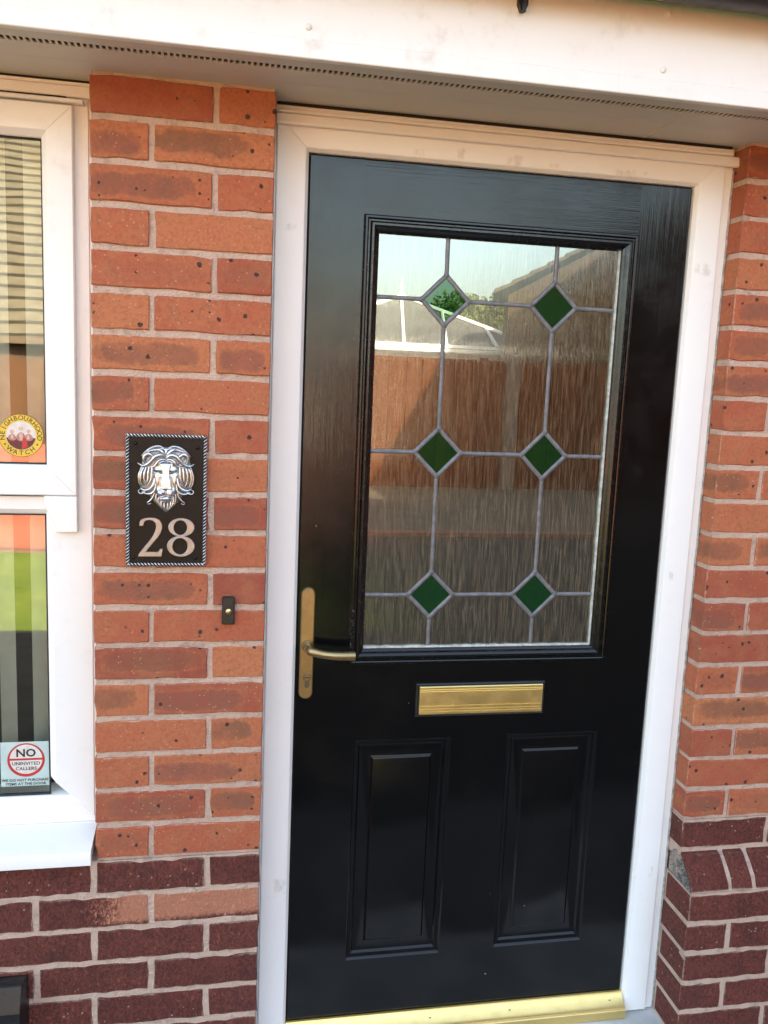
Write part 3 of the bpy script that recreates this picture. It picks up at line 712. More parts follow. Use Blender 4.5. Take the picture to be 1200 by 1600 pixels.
th = empty('threshold', (.81, .07, -2.03), 'polished gold metal threshold strip along the foot of the door', 'threshold')
m = MB()
m.extrude_x([(.0925, -1.9745), (.0900, -1.9725), (.0860, -1.9735), (.0835, -1.9800), (.0670, -1.9960), (.0605, -1.9985), (.0590, -2.0030), (.0570, -2.0045), (.0560, -2.0240), (.14, -2.0240), (.14, -1.9760)], .3985, 1.2200)
m.build('strip', 'gold_anodised', th, smooth=True, auto=30)
for x in (.56, .735, .93, 1.185):
    m = MB(); m.lathe((0, 0), [(.0001, -.0016), (.0022, -.0012), (.0030, .0005)], 10)
    m.v = [(x + v[0], .0755 + v[1] * .75 - v[2] * .66, -1.9875 + v[1] * -.66 * -1 + v[2] * .75) for v in m.v]
    m.build('screw', 'steel_key', th)
m = MB(); m.box(.20, 1.42, -.24, .16, G0 - .05, -2.0265, .006); st = m.build('doorstep', 'concrete')
tag(st, 'pale grey concrete doorstep beneath the gold threshold', 'doorstep')

# ================================================================== FRONT DOOR
DY = .0925
dr = empty('front_door', (.81, .11, -1.975), 'black panelled front door with leaded glass and green diamonds', 'door')
DX0, DX1, DZ0, DZ1 = .4000, 1.2185, -1.9735, -.0845
holes = [(.512, 1.103, -1.128, -.190), (.531, .7525, -1.834, -1.303), (.884, 1.1045, -1.831, -1.300)]
c = .0025
xs = sorted({DX0 + c, DX1 - c} | {h[0] for h in holes} | {h[1] for h in holes}); zs = sorted({DZ0 + c, DZ1 - c} | {h[2] for h in holes} | {h[3] for h in holes})
m = MB()
for i in range(len(xs) - 1):
    for j in range(len(zs) - 1):
        cx, cz = (xs[i] + xs[i + 1]) / 2, (zs[j] + zs[j + 1]) / 2
        if any(h[0] < cx < h[1] and h[2] < cz < h[3] for h in holes): continue
        hor = (cz > -.19) or (cz < -1.834) or (-1.30 < cz < -1.128)
        m.face([(xs[i], DY, zs[j]), (xs[i + 1], DY, zs[j]), (xs[i + 1], DY, zs[j + 1]), (xs[i], DY, zs[j + 1])], 1 if hor and .512 < cx < 1.103 else 0)
m.sweep(DX0, DX1, DZ0, DZ1, [(c, DY), (.0007, DY + .0012), (0, DY + .004), (0, DY + .044)])
m.face([(DX0, DY + .044, DZ0), (DX0, DY + .044, DZ1), (.53, DY + .044, DZ1), (.53, DY + .044, DZ0)]); m.face([(1.085, DY + .044, DZ0), (1.085, DY + .044, DZ1), (DX1, DY + .044, DZ1), (DX1, DY + .044, DZ0)])
m.face([(.53, DY + .044, DZ0), (.53, DY + .044, -1.11), (1.085, DY + .044, -1.11), (1.085, DY + .044, DZ0)]); m.face([(.53, DY + .044, -.21), (.53, DY + .044, DZ1), (1.085, DY + .044, DZ1), (1.085, DY + .044, -.21)])
door_paint('black_door_paint_rail', True)
m.build('door_slab', None, dr, mats=['black_door_paint', 'black_door_paint_rail'])
m = MB()
gp = [(0, DY + .001), (.0006, DY - .0065), (.003, DY - .0088), (.0065, DY - .0095), (.0085, DY - .0085), (.0098, DY - .0055), (.0125, DY - .0055), (.0140, DY - .0085), (.0165, DY - .0105), (.0205, DY - .0105), (.0235, DY - .0085), (.0270, DY - .0030), (.0300, DY - .0005), (.0318, DY + .0005), (.0330, DY + .0040), (.0335, DY + .0135)]
m.sweep(.512, 1.103, -1.128, -.190, gp); m.build('glazing_frame', 'black_moulding_paint', dr, smooth=True, auto=30)
pp = [(0, DY), (.0012, DY + .0008), (.0042, DY + .0045), (.0060, DY + .0050), (.0105, DY + .0052), (.0125, DY + .0060), (.0165, DY + .0105), (.0185, DY + .0110), (.0400, DY + .0085), (.0415, DY + .0080), (.0455, DY + .0042), (.0475, DY + .0036)]
for h in holes[1:]:
    m = MB(); m.sweep(*h, pp, close=True); m.build('raised_panel', 'black_door_paint', dr, smooth=True, auto=22)

# leaded glazing
GY = .1052
lg_m = MB()
gx0, gx1, gz0, gz1 = .5450, 1.0700, -1.0950, -.2235
VX = [.6910, .9290]; HZ = [-.3485, -.6655, -.9770]; DA = .0505
lg = bpy.data.objects.new('leaded_glazing', None); COL.objects.link(lg); lg.parent = dr; wlg = Vector(((gx0 + gx1) / 2, GY, gz0 + ZS)); lg.location = wlg - ORG[dr]; ORG[lg] = wlg; lg.empty_display_size = .05
XS = [gx0] + VX + [gx1]; ZSs = [gz1] + HZ + [gz0]
for j in range(4):
    for i in range(3):
        xa, xb, zt, zb = XS[i], XS[i + 1], ZSs[j], ZSs[j + 1]
        poly = []
        def corner(x, z, ex, ez, order):
            if x in VX and z in HZ:
                a, b = (x + ex * DA, z), (x, z + ez * DA); poly.extend([a, b] if order else [b, a])
            else: poly.append((x, z))
        corner(xa, zb, 1, 1, False); corner(xb, zb, -1, 1, True); corner(xb, zt, -1, -1, False); corner(xa, zt, 1, -1, True)
        m = MB(); m.prism(poly, GY, GY + .004); m.build('pane', 'streaked_glass', lg)
for z in HZ:
    for x in VX:
        m = MB(); m.prism([(x, z - DA), (x + DA, z), (x, z + DA), (x - DA, z)], GY - .0006, GY + .0035); m.build('diamond_pane', 'green_glass', lg)
def came(a, b, w=.0043):
    a = Vector((a[0], 0, a[1])); b = Vector((b[0], 0, b[1])); d = (b - a).normalized(); nrm = Vector((-d.z, 0, d.x))
    sec = [(-w, 0), (-w, -.0010), (-w * .72, -.0023), (-w * .25, -.0030), (w * .25, -.0030), (w * .72, -.0023), (w, -.0010), (w, 0)]
    V = []; rg = random.Random(round(a.x * 1000 + a.z * 77 + b.x * 13, 3)); N = 4
    for k in range(N + 1):
        p = a.lerp(b, k / N); off = rg.uniform(-.0004, .0004) if 0 < k < N else 0
        for (u, y) in sec: q = p + nrm * (u + off); V.append((q.x, GY - .0006 + y, q.z))
    n = len(sec); F = [tuple(range(n))[::-1], tuple(N * n + i for i in range(n))]
    for k in range(N):
        for i in range(n): F.append((k * n + i, k * n + (i + 1) % n, (k + 1) * n + (i + 1) % n, (k + 1) * n + i))
    m = MB(); m.poly(V, F); m.build('lead_came', 'lead', lg, smooth=True, auto=50)
sold = []
for z in HZ:
    for x in VX:
        P = [(x, z - DA), (x + DA, z), (x, z + DA), (x - DA, z)]
        for k in range(4): came(P[k], P[(k + 1) % 4], .0047)
        sold += P
for x in VX:
    zz = [gz1, HZ[0] + DA, HZ[0] - DA, HZ[1] + DA, HZ[1] - DA, HZ[2] + DA, HZ[2] - DA, gz0]
    for k in range(0, 8, 2): came((x, zz[k]), (x, zz[k + 1]))
for z in HZ:
    xx = [gx0, VX[0] - DA, VX[0] + DA, VX[1] - DA, VX[1] + DA, gx1]
    for k in range(0, 6, 2): came((xx[k], z), (xx[k + 1], z))
for (x, z) in sold:
    m = MB(); m.lathe((x, z), [(.0001, GY - .0047), (.0034, GY - .0046), (.0060, GY - .0030), (.0068, GY - .0004)], 8); m.build('solder_joint', 'solder', lg, smooth=True)
m = MB(); rg = random.Random(5)
pts = [(1.0712, gz0 - .0005), (1.0712, gz1)] + [(1.0665 + rg.uniform(-.0006, .0006), lerp(gz1, gz0, i / 40)) for i in range(41)]
m.prism(pts, .0985, .1048)
pts = [(gx0, gz0 - .0013), (1.0660, gz0 - .0013)] + [(lerp(1.066, gx0, i / 40), gz0 + .0035 + rg.uniform(-.0008, .0014)) for i in range(41)]
m.prism(pts, .0987, .1047)
m.build('glazing_sealant', 'seal_pale', dr)

# letter plate
lp = bpy.data.objects.new('letter_plate', None); COL.objects.link(lp); lp.parent = dr; wlp = Vector((.815, DY, -1.247 + ZS)); lp.location = wlp - ORG[dr]; ORG[lp] = wlp; lp.empty_display_size = .03
m = MB(); m.sweep(.6655, .9650, -1.2520, -1.1745, [(0, DY + .0005), (.0008, DY - .0040), (.0030, DY - .0058), (.0055, DY - .0050), (.0065, DY - .0005)], close=True); m.build('surround', 'black_plastic', lp, smooth=True, auto=30)
m = MB()
z0, z1 = -1.2462, -1.1808
pr = [(DY - .0008, z1), (DY - .0066, z1), (DY - .0084, z1 - .0020)]
for dz in (.0072, .0115):
    pr += [(DY - .0084, z1 - dz + .0012), (DY - .0070, z1 - dz), (DY - .0084, z1 - dz - .0012)]
for dz in (.0445, .0520, .0575):
    pr += [(DY - .0084, z1 - dz + .0012), (DY - .0068, z1 - dz), (DY - .0084, z1 - dz - .0012)]
pr += [(DY - .0084, z0 + .002), (DY - .0060, z0), (DY - .0008, z0)]
m.extrude_x(pr, .6735, .9590); m.build('flap', 'gold_anodised', lp)

# lever handle
dh = bpy.data.objects.new('door_handle', None); COL.objects.link(dh); dh.parent = dr; wdh = Vector((.422, DY, -1.2 + ZS)); dh.location = wdh - ORG[dr]; ORG[dh] = wdh; dh.empty_display_size = .03
hx, hw, hzt, hzb = .4218, .0148, -.9560, -1.2010
pts = []
for i in range(13): a = math.pi * i / 12; pts.append((hx + hw * math.cos(a), hzt - hw + hw * math.sin(a)))
for i in range(13): a = math.pi + math.pi * i / 12; pts.append((hx + hw * math.cos(a), hzb + hw + hw * math.sin(a)))
m = MB(); m.prism(pts, DY - .0095, DY + .0004, .0022); m.build('backplate', 'worn_brass', dh, smooth=True, auto=25)
pz = -1.0815
m = MB(); m.lathe((hx + .001, pz), [(.0128, DY - .009), (.0130, DY - .0125), (.0118, DY - .0155), (.0108, DY - .0160), (.0102, DY - .0190)], 24)
path = smooth_path([(hx + .001, DY - .016, pz), (hx + .001, DY - .034, pz), (hx + .0035, DY - .0455, pz - .0008), (hx + .013, DY - .0505, pz - .003), (hx + .030, DY - .0515, pz - .0070), (hx + .055, DY - .0510, pz - .0105), (hx + .080, DY - .0490, pz - .0120), (hx + .0935, DY - .0475, pz - .0125), (hx + .0965, DY - .0470, pz - .0126)], 5)
rad = []
for i in range(len(path)):
    t = i / (len(path) - 1)
    rad.append(lerp(.0108, .0090, min(1, t * 2.2)) if t < .5 else lerp(.0090, .0108, (t - .5) / .5) if t < .97 else .0080)
rad[-1] = .0050
m.tube(path, rad, 14, .88); m.build('lever', 'lever_bronze', dh, smooth=True, auto=50)
kz = -1.1520
m = MB(); m.lathe((hx + .002, kz), [(.0001, DY - .0125), (.0078, DY - .0125), (.0085, DY - .0118), (.0085, DY - .009)], 20)
pts = [(hx + .002 - .0050, kz - .004), (hx + .002 - .0050, kz - .0190)] + [(hx + .002 + .005 * math.cos(a), kz - .019 + .005 * math.sin(a)) for a in [math.pi + math.pi * i / 8 for i in range(1, 8)]] + [(hx + .007, kz - .0190), (hx + .007, kz - .004)]
m.prism(pts, DY - .0120, DY - .009, .0006); m.build('key_cylinder', 'steel_key', dh, smooth=True, auto=30)
m = MB(); m.lathe((hx + .002, kz), [(.0001, DY - .0130), (.0060, DY - .0130), (.0062, DY - .0124)], 16); m.build('key_plug', 'worn_brass', dh)
m = MB(); m.prism([(hx + .002 - .0050, kz - .0012), (hx + .002 + .0050, kz - .0012), (hx + .002 + .0050, kz + .0014), (hx + .002 - .0050, kz + .0014)], DY - .0133, DY - .0128); m.build('key_slot', 'keyhole_dark', dh)

# ================================================================== WINDOW
WX1 = 0.0
wd = empty('window', (-.6, .1, -1.46), 'white plastic casement window with stickers on its panes and a projecting sill', 'window')
WY = .0775
wp = [(0, .145), (0, WY + .006), (.003, WY + .003), (.012, WY + .003), (.014, WY), (.0880, WY), (.0975, WY + .0075), (.0985, WY + .012), (.0985, .145)]
wz0, wz1 = -1.4530, .0
wx0 = -1.2
for side in ('left', 'right'):
    m = MB(); m.bar(side, wx0, WX1, wz0, wz1, [(i if i < .09 else i + .002, y) for i, y in wp]); m.build('jamb', 'white_upvc', wd, smooth=True, auto=25)
bp = [(0, .145), (0, WY + .001), (.0015, WY), (.0410, WY), (.0560, WY + .0080), (.0575, WY + .012), (.0575, .145)]
m = MB(); m.bar('bottom', wx0, WX1, wz0, wz1, bp); m.build('bottom_rail', 'white_upvc', wd, smooth=True, auto=25)
m = MB(); m.bar('top', wx0, WX1, wz0, wz1, [(i * .6, y) for i, y in wp]); m.build('head', 'white_upvc', wd, smooth=True, auto=25)
m = MB(); m.extrude_x([(.145, -.7700), (WY + .0, -.7700), (WY, -.7945), (WY + .0085, -.8040), (WY + .012, -.8060), (.145, -.8060)], wx0 + .098, WX1 - .098); m.build('transom', 'white_upvc', wd)
# head trim with its vent slot
m = MB()
m.extrude_x([(WY, -.0300), (.0655, -.0305), (.0630, -.0285), (.0645, -.0120), (.0670, -.0100), (WY, -.0095)], wx0, -.0015)
m.extrude_x([(WY, -.0090), (.0700, -.0088), (.0695, -.0035), (WY, -.0030)], wx0, -.0015)
m.build('head_trim', 'white_upvc', wd)
m = MB(); m.box(wx0, -.0020, .0690, .12, -.0029, .0002); m.build('shadow_gap', 'vent_void', wd)
m = MB()
m.extrude_x([(.0776, -.0420), (.0590, -.0425), (.0560, -.0405), (.0560, -.0365), (.0600, -.0345), (.0776, -.0345)], wx0, -.020); m.build('vent_canopy', 'white_upvc', wd)
m = MB(); m.box(wx0, -.050, .0640, .0740, -.0343, -.0306); m.build('vent_slot', 'vent_void', wd)
# opening casement with horn at its lower corner
sy = .0595
sx1, sx0, sz1, sz0 = -.0378, -1.16, -.0455, -.7655
sp = [(0, WY - .0008), (0, sy + .003), (.0022, sy), (.0440, sy), (.0470, sy + .0012), (.0575, sy + .0150), (.0585, sy + .0200), (.0585, .0900)]
sc_ = bpy.data.objects.new('casement', None); COL.objects.link(sc_); sc_.parent = wd; wsc = Vector((-.6, sy, sz0 + ZS)); sc_.location = wsc - ORG[wd]; ORG[sc_] = wsc; sc_.empty_display_size = .03
for side in ('right', 'left'):
    m = MB(); m.bar(side, sx0, sx1, sz0, sz1, sp); m.build('stile', 'white_upvc', sc_, smooth=True, auto=25)
for side in ('top', 'bottom'):
    m = MB(); m.bar(side, sx0, sx1, sz0, sz1, sp); m.build('rail', 'white_upvc', sc_, smooth=True, auto=25)
hp = [(sx1, -.7665), (sx1, -.8375), (sx1 - .0400, -.8375), (sx1 - .0405, -.8320), (sx1 - .0420, -.8240), (sx1 - .0460, -.8130), (sx1 - .0530, -.8020), (sx1 - .0575, -.7930), (sx1 - .0600, -.7820), (sx1 - .0610, -.7665)]
m = MB(); m.prism(hp, sy, WY - .001, .0018); m.build('horn', 'white_upvc', sc_)
hp2 = [(sx0 + (sx1 - p[0]), p[1]) for p in hp][::-1]
m = MB(); m.prism(hp2, sy, WY - .001, .0018); m.build('horn', 'white_upvc', sc_)
gX1 = sx1 - .0585; WG = .0850
m = MB(); m.sweep(sx0 + .0585, gX1, sz0 + .0585, sz1 - .0585, [(0, .0800), (.0012, .0795), (.0024, .0805), (.0026, .0870)]); m.build('gasket', 'rubber', sc_)
m = MB(); m.prism([(sx0 + .057, sz0 + .057), (gX1 + .001, sz0 + .057), (gX1 + .001, sz1 - .057), (sx0 + .057, sz1 - .057)], WG, WG + .004); m.build('glass_pane', 'clear_glass', sc_)
m = MB(); m.sweep(wx0 + .1005, WX1 - .1005, wz0 + .0575, -.8060, [(0, .0890), (.0015, .0885), (.0030, .0895), (.0032, .0965)]); m.build('gasket', 'rubber', wd)
m = MB(); m.prism([(wx0 + .1, wz0 + .057), (WX1 - .1, wz0 + .057), (WX1 - .1, -.8055), (wx0 + .1, -.8055)], WG + .009, WG + .013); m.build('glass_pane', 'clear_glass', wd)
m = MB()
m.extrude_x([(.12, -1.4535), (.0765, -1.4535), (.0755, -1.4550), (-.0150, -1.4665), (-.0200, -1.4690), (-.0212, -1.4720), (-.0212, -1.4955), (-.0195, -1.4970), (-.0050, -1.4970), (.0000, -1.4880), (.12, -1.4880)], -1.21, -.0072)
m.build('sill', 'white_upvc', wd, smooth=True, auto=25)
# room behind: vertical blind
vb = empty('vertical_blind', (-.6, .19, -1.42), 'cream vertical blind slats hanging behind the window glass', 'blind')
for i in range(9):
    xc = -.130 - i * .066 if i < 1 else -.196 - (i - 1) * .125
    wdt = .0145 if i == 0 else .0125
    a = .35
    m = MB(); P = []
    for k in range(5):
        t = k / 4 - .5
        P.append((xc + t * 2 * wdt, .165 + t * .03 + (.25 - t * t) * .008))
    V = [(p[0], p[1], -1.43) for p in P] + [(p[0], p[1], -.02) for p in P]
    m.poly(V, [(k, k + 1, k + 6, k + 5) for k in range(4)]); m.poly([(x, y + .0008, z) for x, y, z in V], [(k + 5, k + 6, k + 1, k) for k in range(4)])
    m.build('slat', 'blind_fabric', vb, smooth=True)
m = MB(); m.box(-1.1, -.1, .150, .185, -.055, -.02, .003); m.build('head_rail', 'blind_fabric', vb)

# stickers on the glass
sk = empty('round_sticker', (-.1434, .084, -.695), 'round yellow neighbourhood watch sticker on the upper window pane', 'sticker')
cx, cz, R_ = -.1437, -.6525, .0415
ys = WG - .0004
def disc(r, n=48, c=(cx, cz)): return [(c[0] + r * math.cos(2 * math.pi * i / n), c[1] + r * math.sin(2 * math.pi * i / n)) for i in range(n)]
m = MB(); m.prism(disc(R_), ys, WG - .0001); m.build('backing', 'sticker_black', sk)
m = MB(); m.prism(disc(R_ * .978), ys - .0002, ys - .00005); m.build('yellow_ring', 'sticker_yellow', sk)
m = MB(); m.prism(disc(R_ * .665), ys - .0004, ys - .00025); m.build('picture_ground', 'sticker_white', sk)
low = [(cx + R_ * .655 * math.cos(a), cz + R_ * .655 * math.sin(a)) for a in [math.pi * 1.05 + math.pi * .90 * i / 24 for i in range(25)]]
m = MB(); m.prism(low, ys - .0006, ys - .00045); m.build('picture_shadow', 'print_maroon', sk)
m = MB(); rg = random.Random(3)
for (dx, dz, w_, h_) in ((-.016, .002, .0075, .012), (0, .006, .0085, .016), (.014, .003, .008, .013)):
    body = [(cx + dx + w_ * (.5 + .5 * math.cos(t)) * math.cos(t) * (1.0) if False else cx + dx + w_ * math.cos(t) * (1 - .25 * math.sin(t)), cz - .004 + dz * .3 + h_ * .55 * math.sin(t)) for t in [2 * math.pi * i / 14 for i in range(14)]]
    m.prism(body, ys - .0008 - abs(dx) * .004, ys - .00065)
m.build('printed_figures', 'print_pink', sk)
m = MB()
for (dx, dz) in ((-.016, .0075), (0, .0135), (.0145, .0085)): m.prism(disc(.0042, 12, (cx + dx, cz + dz)), ys - .0010, ys - .0009)
m.box(cx - .0030, cx + .0030, ys - .0011, ys - .0010, cz - .008, cz + .005); m.box(cx + .0115, cx + .0155, ys - .0011, ys - .0010, cz - .007, cz + .002); m.box(cx - .0185, cx - .0145, ys - .0011, ys - .0010, cz - .006, cz + .001)
m.build('printed_faces', 'print_skin', sk)
m = MB(); m.prism([(cx + .001, cz - .0265), (cx + .013, cz - .022), (cx + .009, cz - .004), (cx + .003, cz - .004)], ys - .0009, ys - .0007); m.build('printed_red', 'sticker_red', sk)
m = MB()
def ring_text(txt, a0, a1, rr, size, inward):
    n = len(txt)
    for i, ch in enumerate(txt):
        a = lerp(a0, a1, i / (n - 1)); v, f = text_faces(ch, size, .00012)
        rot = a - math.pi / 2 if not inward else a + math.pi / 2
        px_, pz_ = cx + rr * math.cos(a), cz + rr * math.sin(a)
        m.poly([(px_ + x * math.cos(rot) - y * math.sin(rot), ys - .0003, pz_ + x * math.sin(rot) + y * math.cos(rot)) for x, y, z in v], f)
D_ = math.radians
ring_text('NEIGHBOURHOOD', D_(188), D_(-8), R_ * .815, .0130, False)
ring_text('WATCH', D_(232), D_(308), R_ * .82, .0130, True)
for a in (D_(210), D_(-30)):
    c_ = (cx + R_ * .82 * math.cos(a), cz + R_ * .82 * math.sin(a))
    m.poly([(c_[0] + (.0028 if i % 2 == 0 else .0012) * math.sin(math.pi * i / 5), ys - .0003, c_[1] + (.0028 if i % 2 == 0 else .0012) * math.cos(math.pi * i / 5)) for i in range(10)], [tuple(range(10))])
m.build('lettering', 'sticker_black', sk)

s2 = empty('square_sticker', (-.148, .093, -1.378), 'pale blue no uninvited callers sticker in the corner of the lower window pane', 'sticker')
y2 = WG + .009 - .0004
m = MB(); m.prism([(-.1985, -1.3765), (-.1046, -1.3765), (-.1046, -1.2805), (-.1985, -1.2805)], y2, y2 + .0003); m.build('backing', 'sticker_pale', s2)
c2 = (-.1490, -1.3200)
m = MB(); m.prism(disc(.0365, 40, c2), y2 - .0003, y2 - .0001); m.build('red_ring', 'sticker_red', s2)
m = MB()
for sgn in (1, -1):
    a0 = math.asin(.0022 / .0318); arc = [a0 + (math.pi - 2 * a0) * i / 24 for i in range(25)]
    m.prism([(c2[0] + .0318 * math.cos(a), c2[1] + .0018 + sgn * .0318 * math.sin(a) - (.0 if sgn > 0 else .0)) for a in arc] if sgn > 0 else [(c2[0] + .0318 * math.cos(a), c2[1] + .0018 - .0318 * math.sin(a)) for a in arc][::-1], y2 - .0006, y2 - .0004)
m.build('ring_field', 'sticker_white', s2)
m = MB()
def flat_text(txt, x, z, size, off, sx=1.0):
    v, f = text_faces(txt, size, off); m.poly([(x + a * sx, y2 - .0009, z + b) for a, b, _ in v], f)
flat_text('NO', c2[0], c2[1] + .0148, .0235, .0006, 1.05)
flat_text('UNINVITED', c2[0], c2[1] - .0075, .0095, .00018, 1.12)
flat_text('CALLERS', c2[0], c2[1] - .0185, .0095, .00018, 1.12)
flat_text('WE DO NOT PURCHASE', -.1515, -1.3635, .0078, .00014, 1.06)
flat_text('ITEMS AT THE DOOR', -.1500, -1.3718, .0078, .00014, 1.06)
m.build('lettering', 'sticker_black', s2)

# ================================================================== HOUSE NUMBER PLAQUE
pq = empty('number_plaque', (.1355, -.004, -.889), 'black house number plaque 28 with silver lion head and rope border', 'plaque')
U = lambda u: .1355 + (u - 490) * .0001717
Vv = lambda v: -.6360 - (v - 50) * .0001745
PY = -.0085
m = MB(); m.box(.0635, .2075, PY, .0005, -.8865, -.6385, .001); m.build('plate', 'plaque_black', pq)
m = MB(); rs = MB()
for (a, b) in (((.0640, -.8860), (.2070, -.8860)), ((.2070, -.8860), (.2070, -.6390)), ((.2070, -.6390), (.0640, -.6390)), ((.0640, -.6390), (.0640, -.8860))):
    L = math.dist(a, b); n = int(L / .0014); dx, dz = (b[0] - a[0]) / L, (b[1] - a[1]) / L
    m.tube([(a[0], PY - .0006, a[1]), (b[0], PY - .0006, b[1])], .0030, 8)
    for k in range(2):
        path = []
        for i in range(n + 1):
            t = L * i / n; ph = 2 * math.pi * (t / .0125 + k / 2); o1, o2 = .0027 * math.cos(ph), .0027 * math.sin(ph)
            path.append((a[0] + dx * t - dz * o1, PY - .0010 - o2, a[1] + dz * t + dx * o1))
        rs.tube(path, .00130, 6)
m.build('border_core', 'plaque_black', pq); rs.build('rope_border', 'antique_silver', pq, smooth=True, auto=80)
for (u, v) in ((160, 155), (822, 185), (135, 1408), (808, 1408)):
    m = MB(); m.lathe((U(u), Vv(v)), [(.0001, PY - .0022), (.0025, PY - .0018), (.0038, PY - .0006), (.0041, PY + .0004)], 14); m.build('screw', 'plaque_black', pq, smooth=True)
d2 = [(200, 1050), (203, 1010), (215, 985), (250, 968), (310, 958), (370, 962), (420, 985), (446, 1030), (448, 1080), (430, 1130), (395, 1185), (345, 1245), (300, 1300), (270, 1338), (395, 1340), (412, 1330), (424, 1305), (455, 1303), (440, 1392), (188, 1392), (192, 1368), (240, 1303), (300, 1228), (345, 1165), (370, 1110), (380, 1060), (372, 1018), (345, 992), (305, 985), (265, 994), (250, 1015), (243, 1050)]
m = MB(); m.prism([(U(a), Vv(b)) for a, b in d2], PY - .0032, PY + .0003, .0007); m.build('digit', 'digit_silver', pq)
m = MB()
for (oc, orx, orz, hc, hrx, hrz, dy) in (((655, 1064), 143, 103, (645, 1067), 72, 82, 0), ((650, 1276), 152, 116, (642, 1276), 82, 92, .00015)):
    n = 40; V = []; F = []
    for k in range(n):
        a = 2 * math.pi * k / n; ca, sa = math.cos(a), math.sin(a)
        for (ex, y) in ((0, PY), (0, PY - .0026 + dy), (-4, PY - .0032 + dy)):
            V.append((U(oc[0] + (orx + ex) * ca), y, Vv(oc[1] + (orz + ex) * sa)))
        for (ex, y) in ((4, PY - .0032 + dy), (0, PY - .0026 + dy), (0, PY)):
            V.append((U(hc[0] + (hrx + ex) * ca), y, Vv(hc[1] + (hrz + ex) * sa)))
    for k in range(n):
        for j in range(5): F.append((k * 6 + j, k * 6 + j + 1, ((k + 1) % n) * 6 + j + 1, ((k + 1) % n) * 6 + j))
    m.poly(V, F)
m.build('digit', 'digit_silver', pq)
# lion head: a modelled relief face with locks of mane round it
lh = bpy.data.objects.new('lion_head', None); COL.objects.link(lh); lh.parent = pq; wlh = Vector((.1355, PY, -.783 + ZS)); lh.location = wlh - ORG[pq]; ORG[lh] = wlh; lh.empty_display_size = .02
def gs(x, s): return math.exp(-(x / s) ** 2)
def sst(a, b, x):
    t = max(0, min(1, (x - a) / (b - a))); return t * t * (3 - 2 * t)
def face_h(du, v):
    """relief height in mm; du from the centre line, v downwards (plaque units)"""
    a = abs(du)
    hw = lerp(150, 140, sst(330, 460, v)) if v < 460 else lerp(140, 118, sst(460, 640, v)) if v < 640 else lerp(118, 78, sst(640, 800, v))
    e = min(1.0, a / hw); top = sst(318, 372, v) * (1 - sst(775, 815, v))
    h = 7.5 * math.sqrt(max(0, 1 - e ** 2.4)) * top
    nw = lerp(46, 40, sst(370, 470, v)) if v < 470 else lerp(40, 62, sst(470, 620, v))
    bridge = (1 - sst(nw - 7, nw + 5, a)) * sst(350, 420, v) * (1 - sst(628, 645, v))
    h += bridge * lerp(2.2, 6.2, sst(400, 610, v))
    h -= 1.5 * gs(a - nw - 10, 9) * sst(430, 480, v) * (1 - sst(640, 665, v))
    ea, ev = (a - 88) / 34, (v - 468 - (a - 88) * -.18) / 17
    h -= 3.0 * math.exp(-(ea * ea + ev * ev)); h += 1.5 * math.exp(-((a - 86) / 22) ** 2 - ((v - 470) / 8) ** 2)
    h += 2.2 * math.exp(-((a - 92) / 42) ** 2 - ((v - 430) / 16) ** 2)
    h += 4.6 * math.exp(-((a - 54) / 44) ** 2 - ((v - 682) / 40) ** 2)
    h -= 2.5 * gs(a, 6) * sst(640, 660, v) * (1 - sst(712, 725, v))
    mv = 722 - 16 * gs(a, 22) + 8 * gs(a - 60, 30)
    h -= 4.2 * gs(v - mv, 9) * (1 - sst(66, 92, a))
    h += 2.4 * math.exp(-(a / 40) ** 2 - ((v - 745) / 15) ** 2)
    h += 2.0 * math.exp(-((a - 108) / 26) ** 2 - ((v - 560) / 60) ** 2)
    if v > 655 and v < 712 and 20 < a < 100: h += .22 * math.sin((v - 640 + a * .35) / 3.4)
    if v > 748: h += .55 * math.sin(du / 4.2) * sst(748, 775, v) * top * (1 - e)
    return max(0, h)
NU, NV = 84, 120; V = []; F = []
for j in range(NV + 1):
    for i in range(NU + 1):
        du = -158 + 316 * i / NU; v = 316 + 502 * j / NV
        V.append((U(488 + du), PY - .0004 - face_h(du, v) * .00105, Vv(v)))
for j in range(NV):
    for i in range(NU):
        b = j * (NU + 1) + i
        if max(face_h(-158 + 316 * (i + q) / NU, 316 + 502 * (j + p) / NV) for p in (0, 1) for q in (0, 1)) > .02: F.append((b, b + 1, b + NU + 2, b + NU + 1))
m = MB(); m.poly(V, F); m.build('face', 'antique_silver', lh, smooth=True, auto=70)
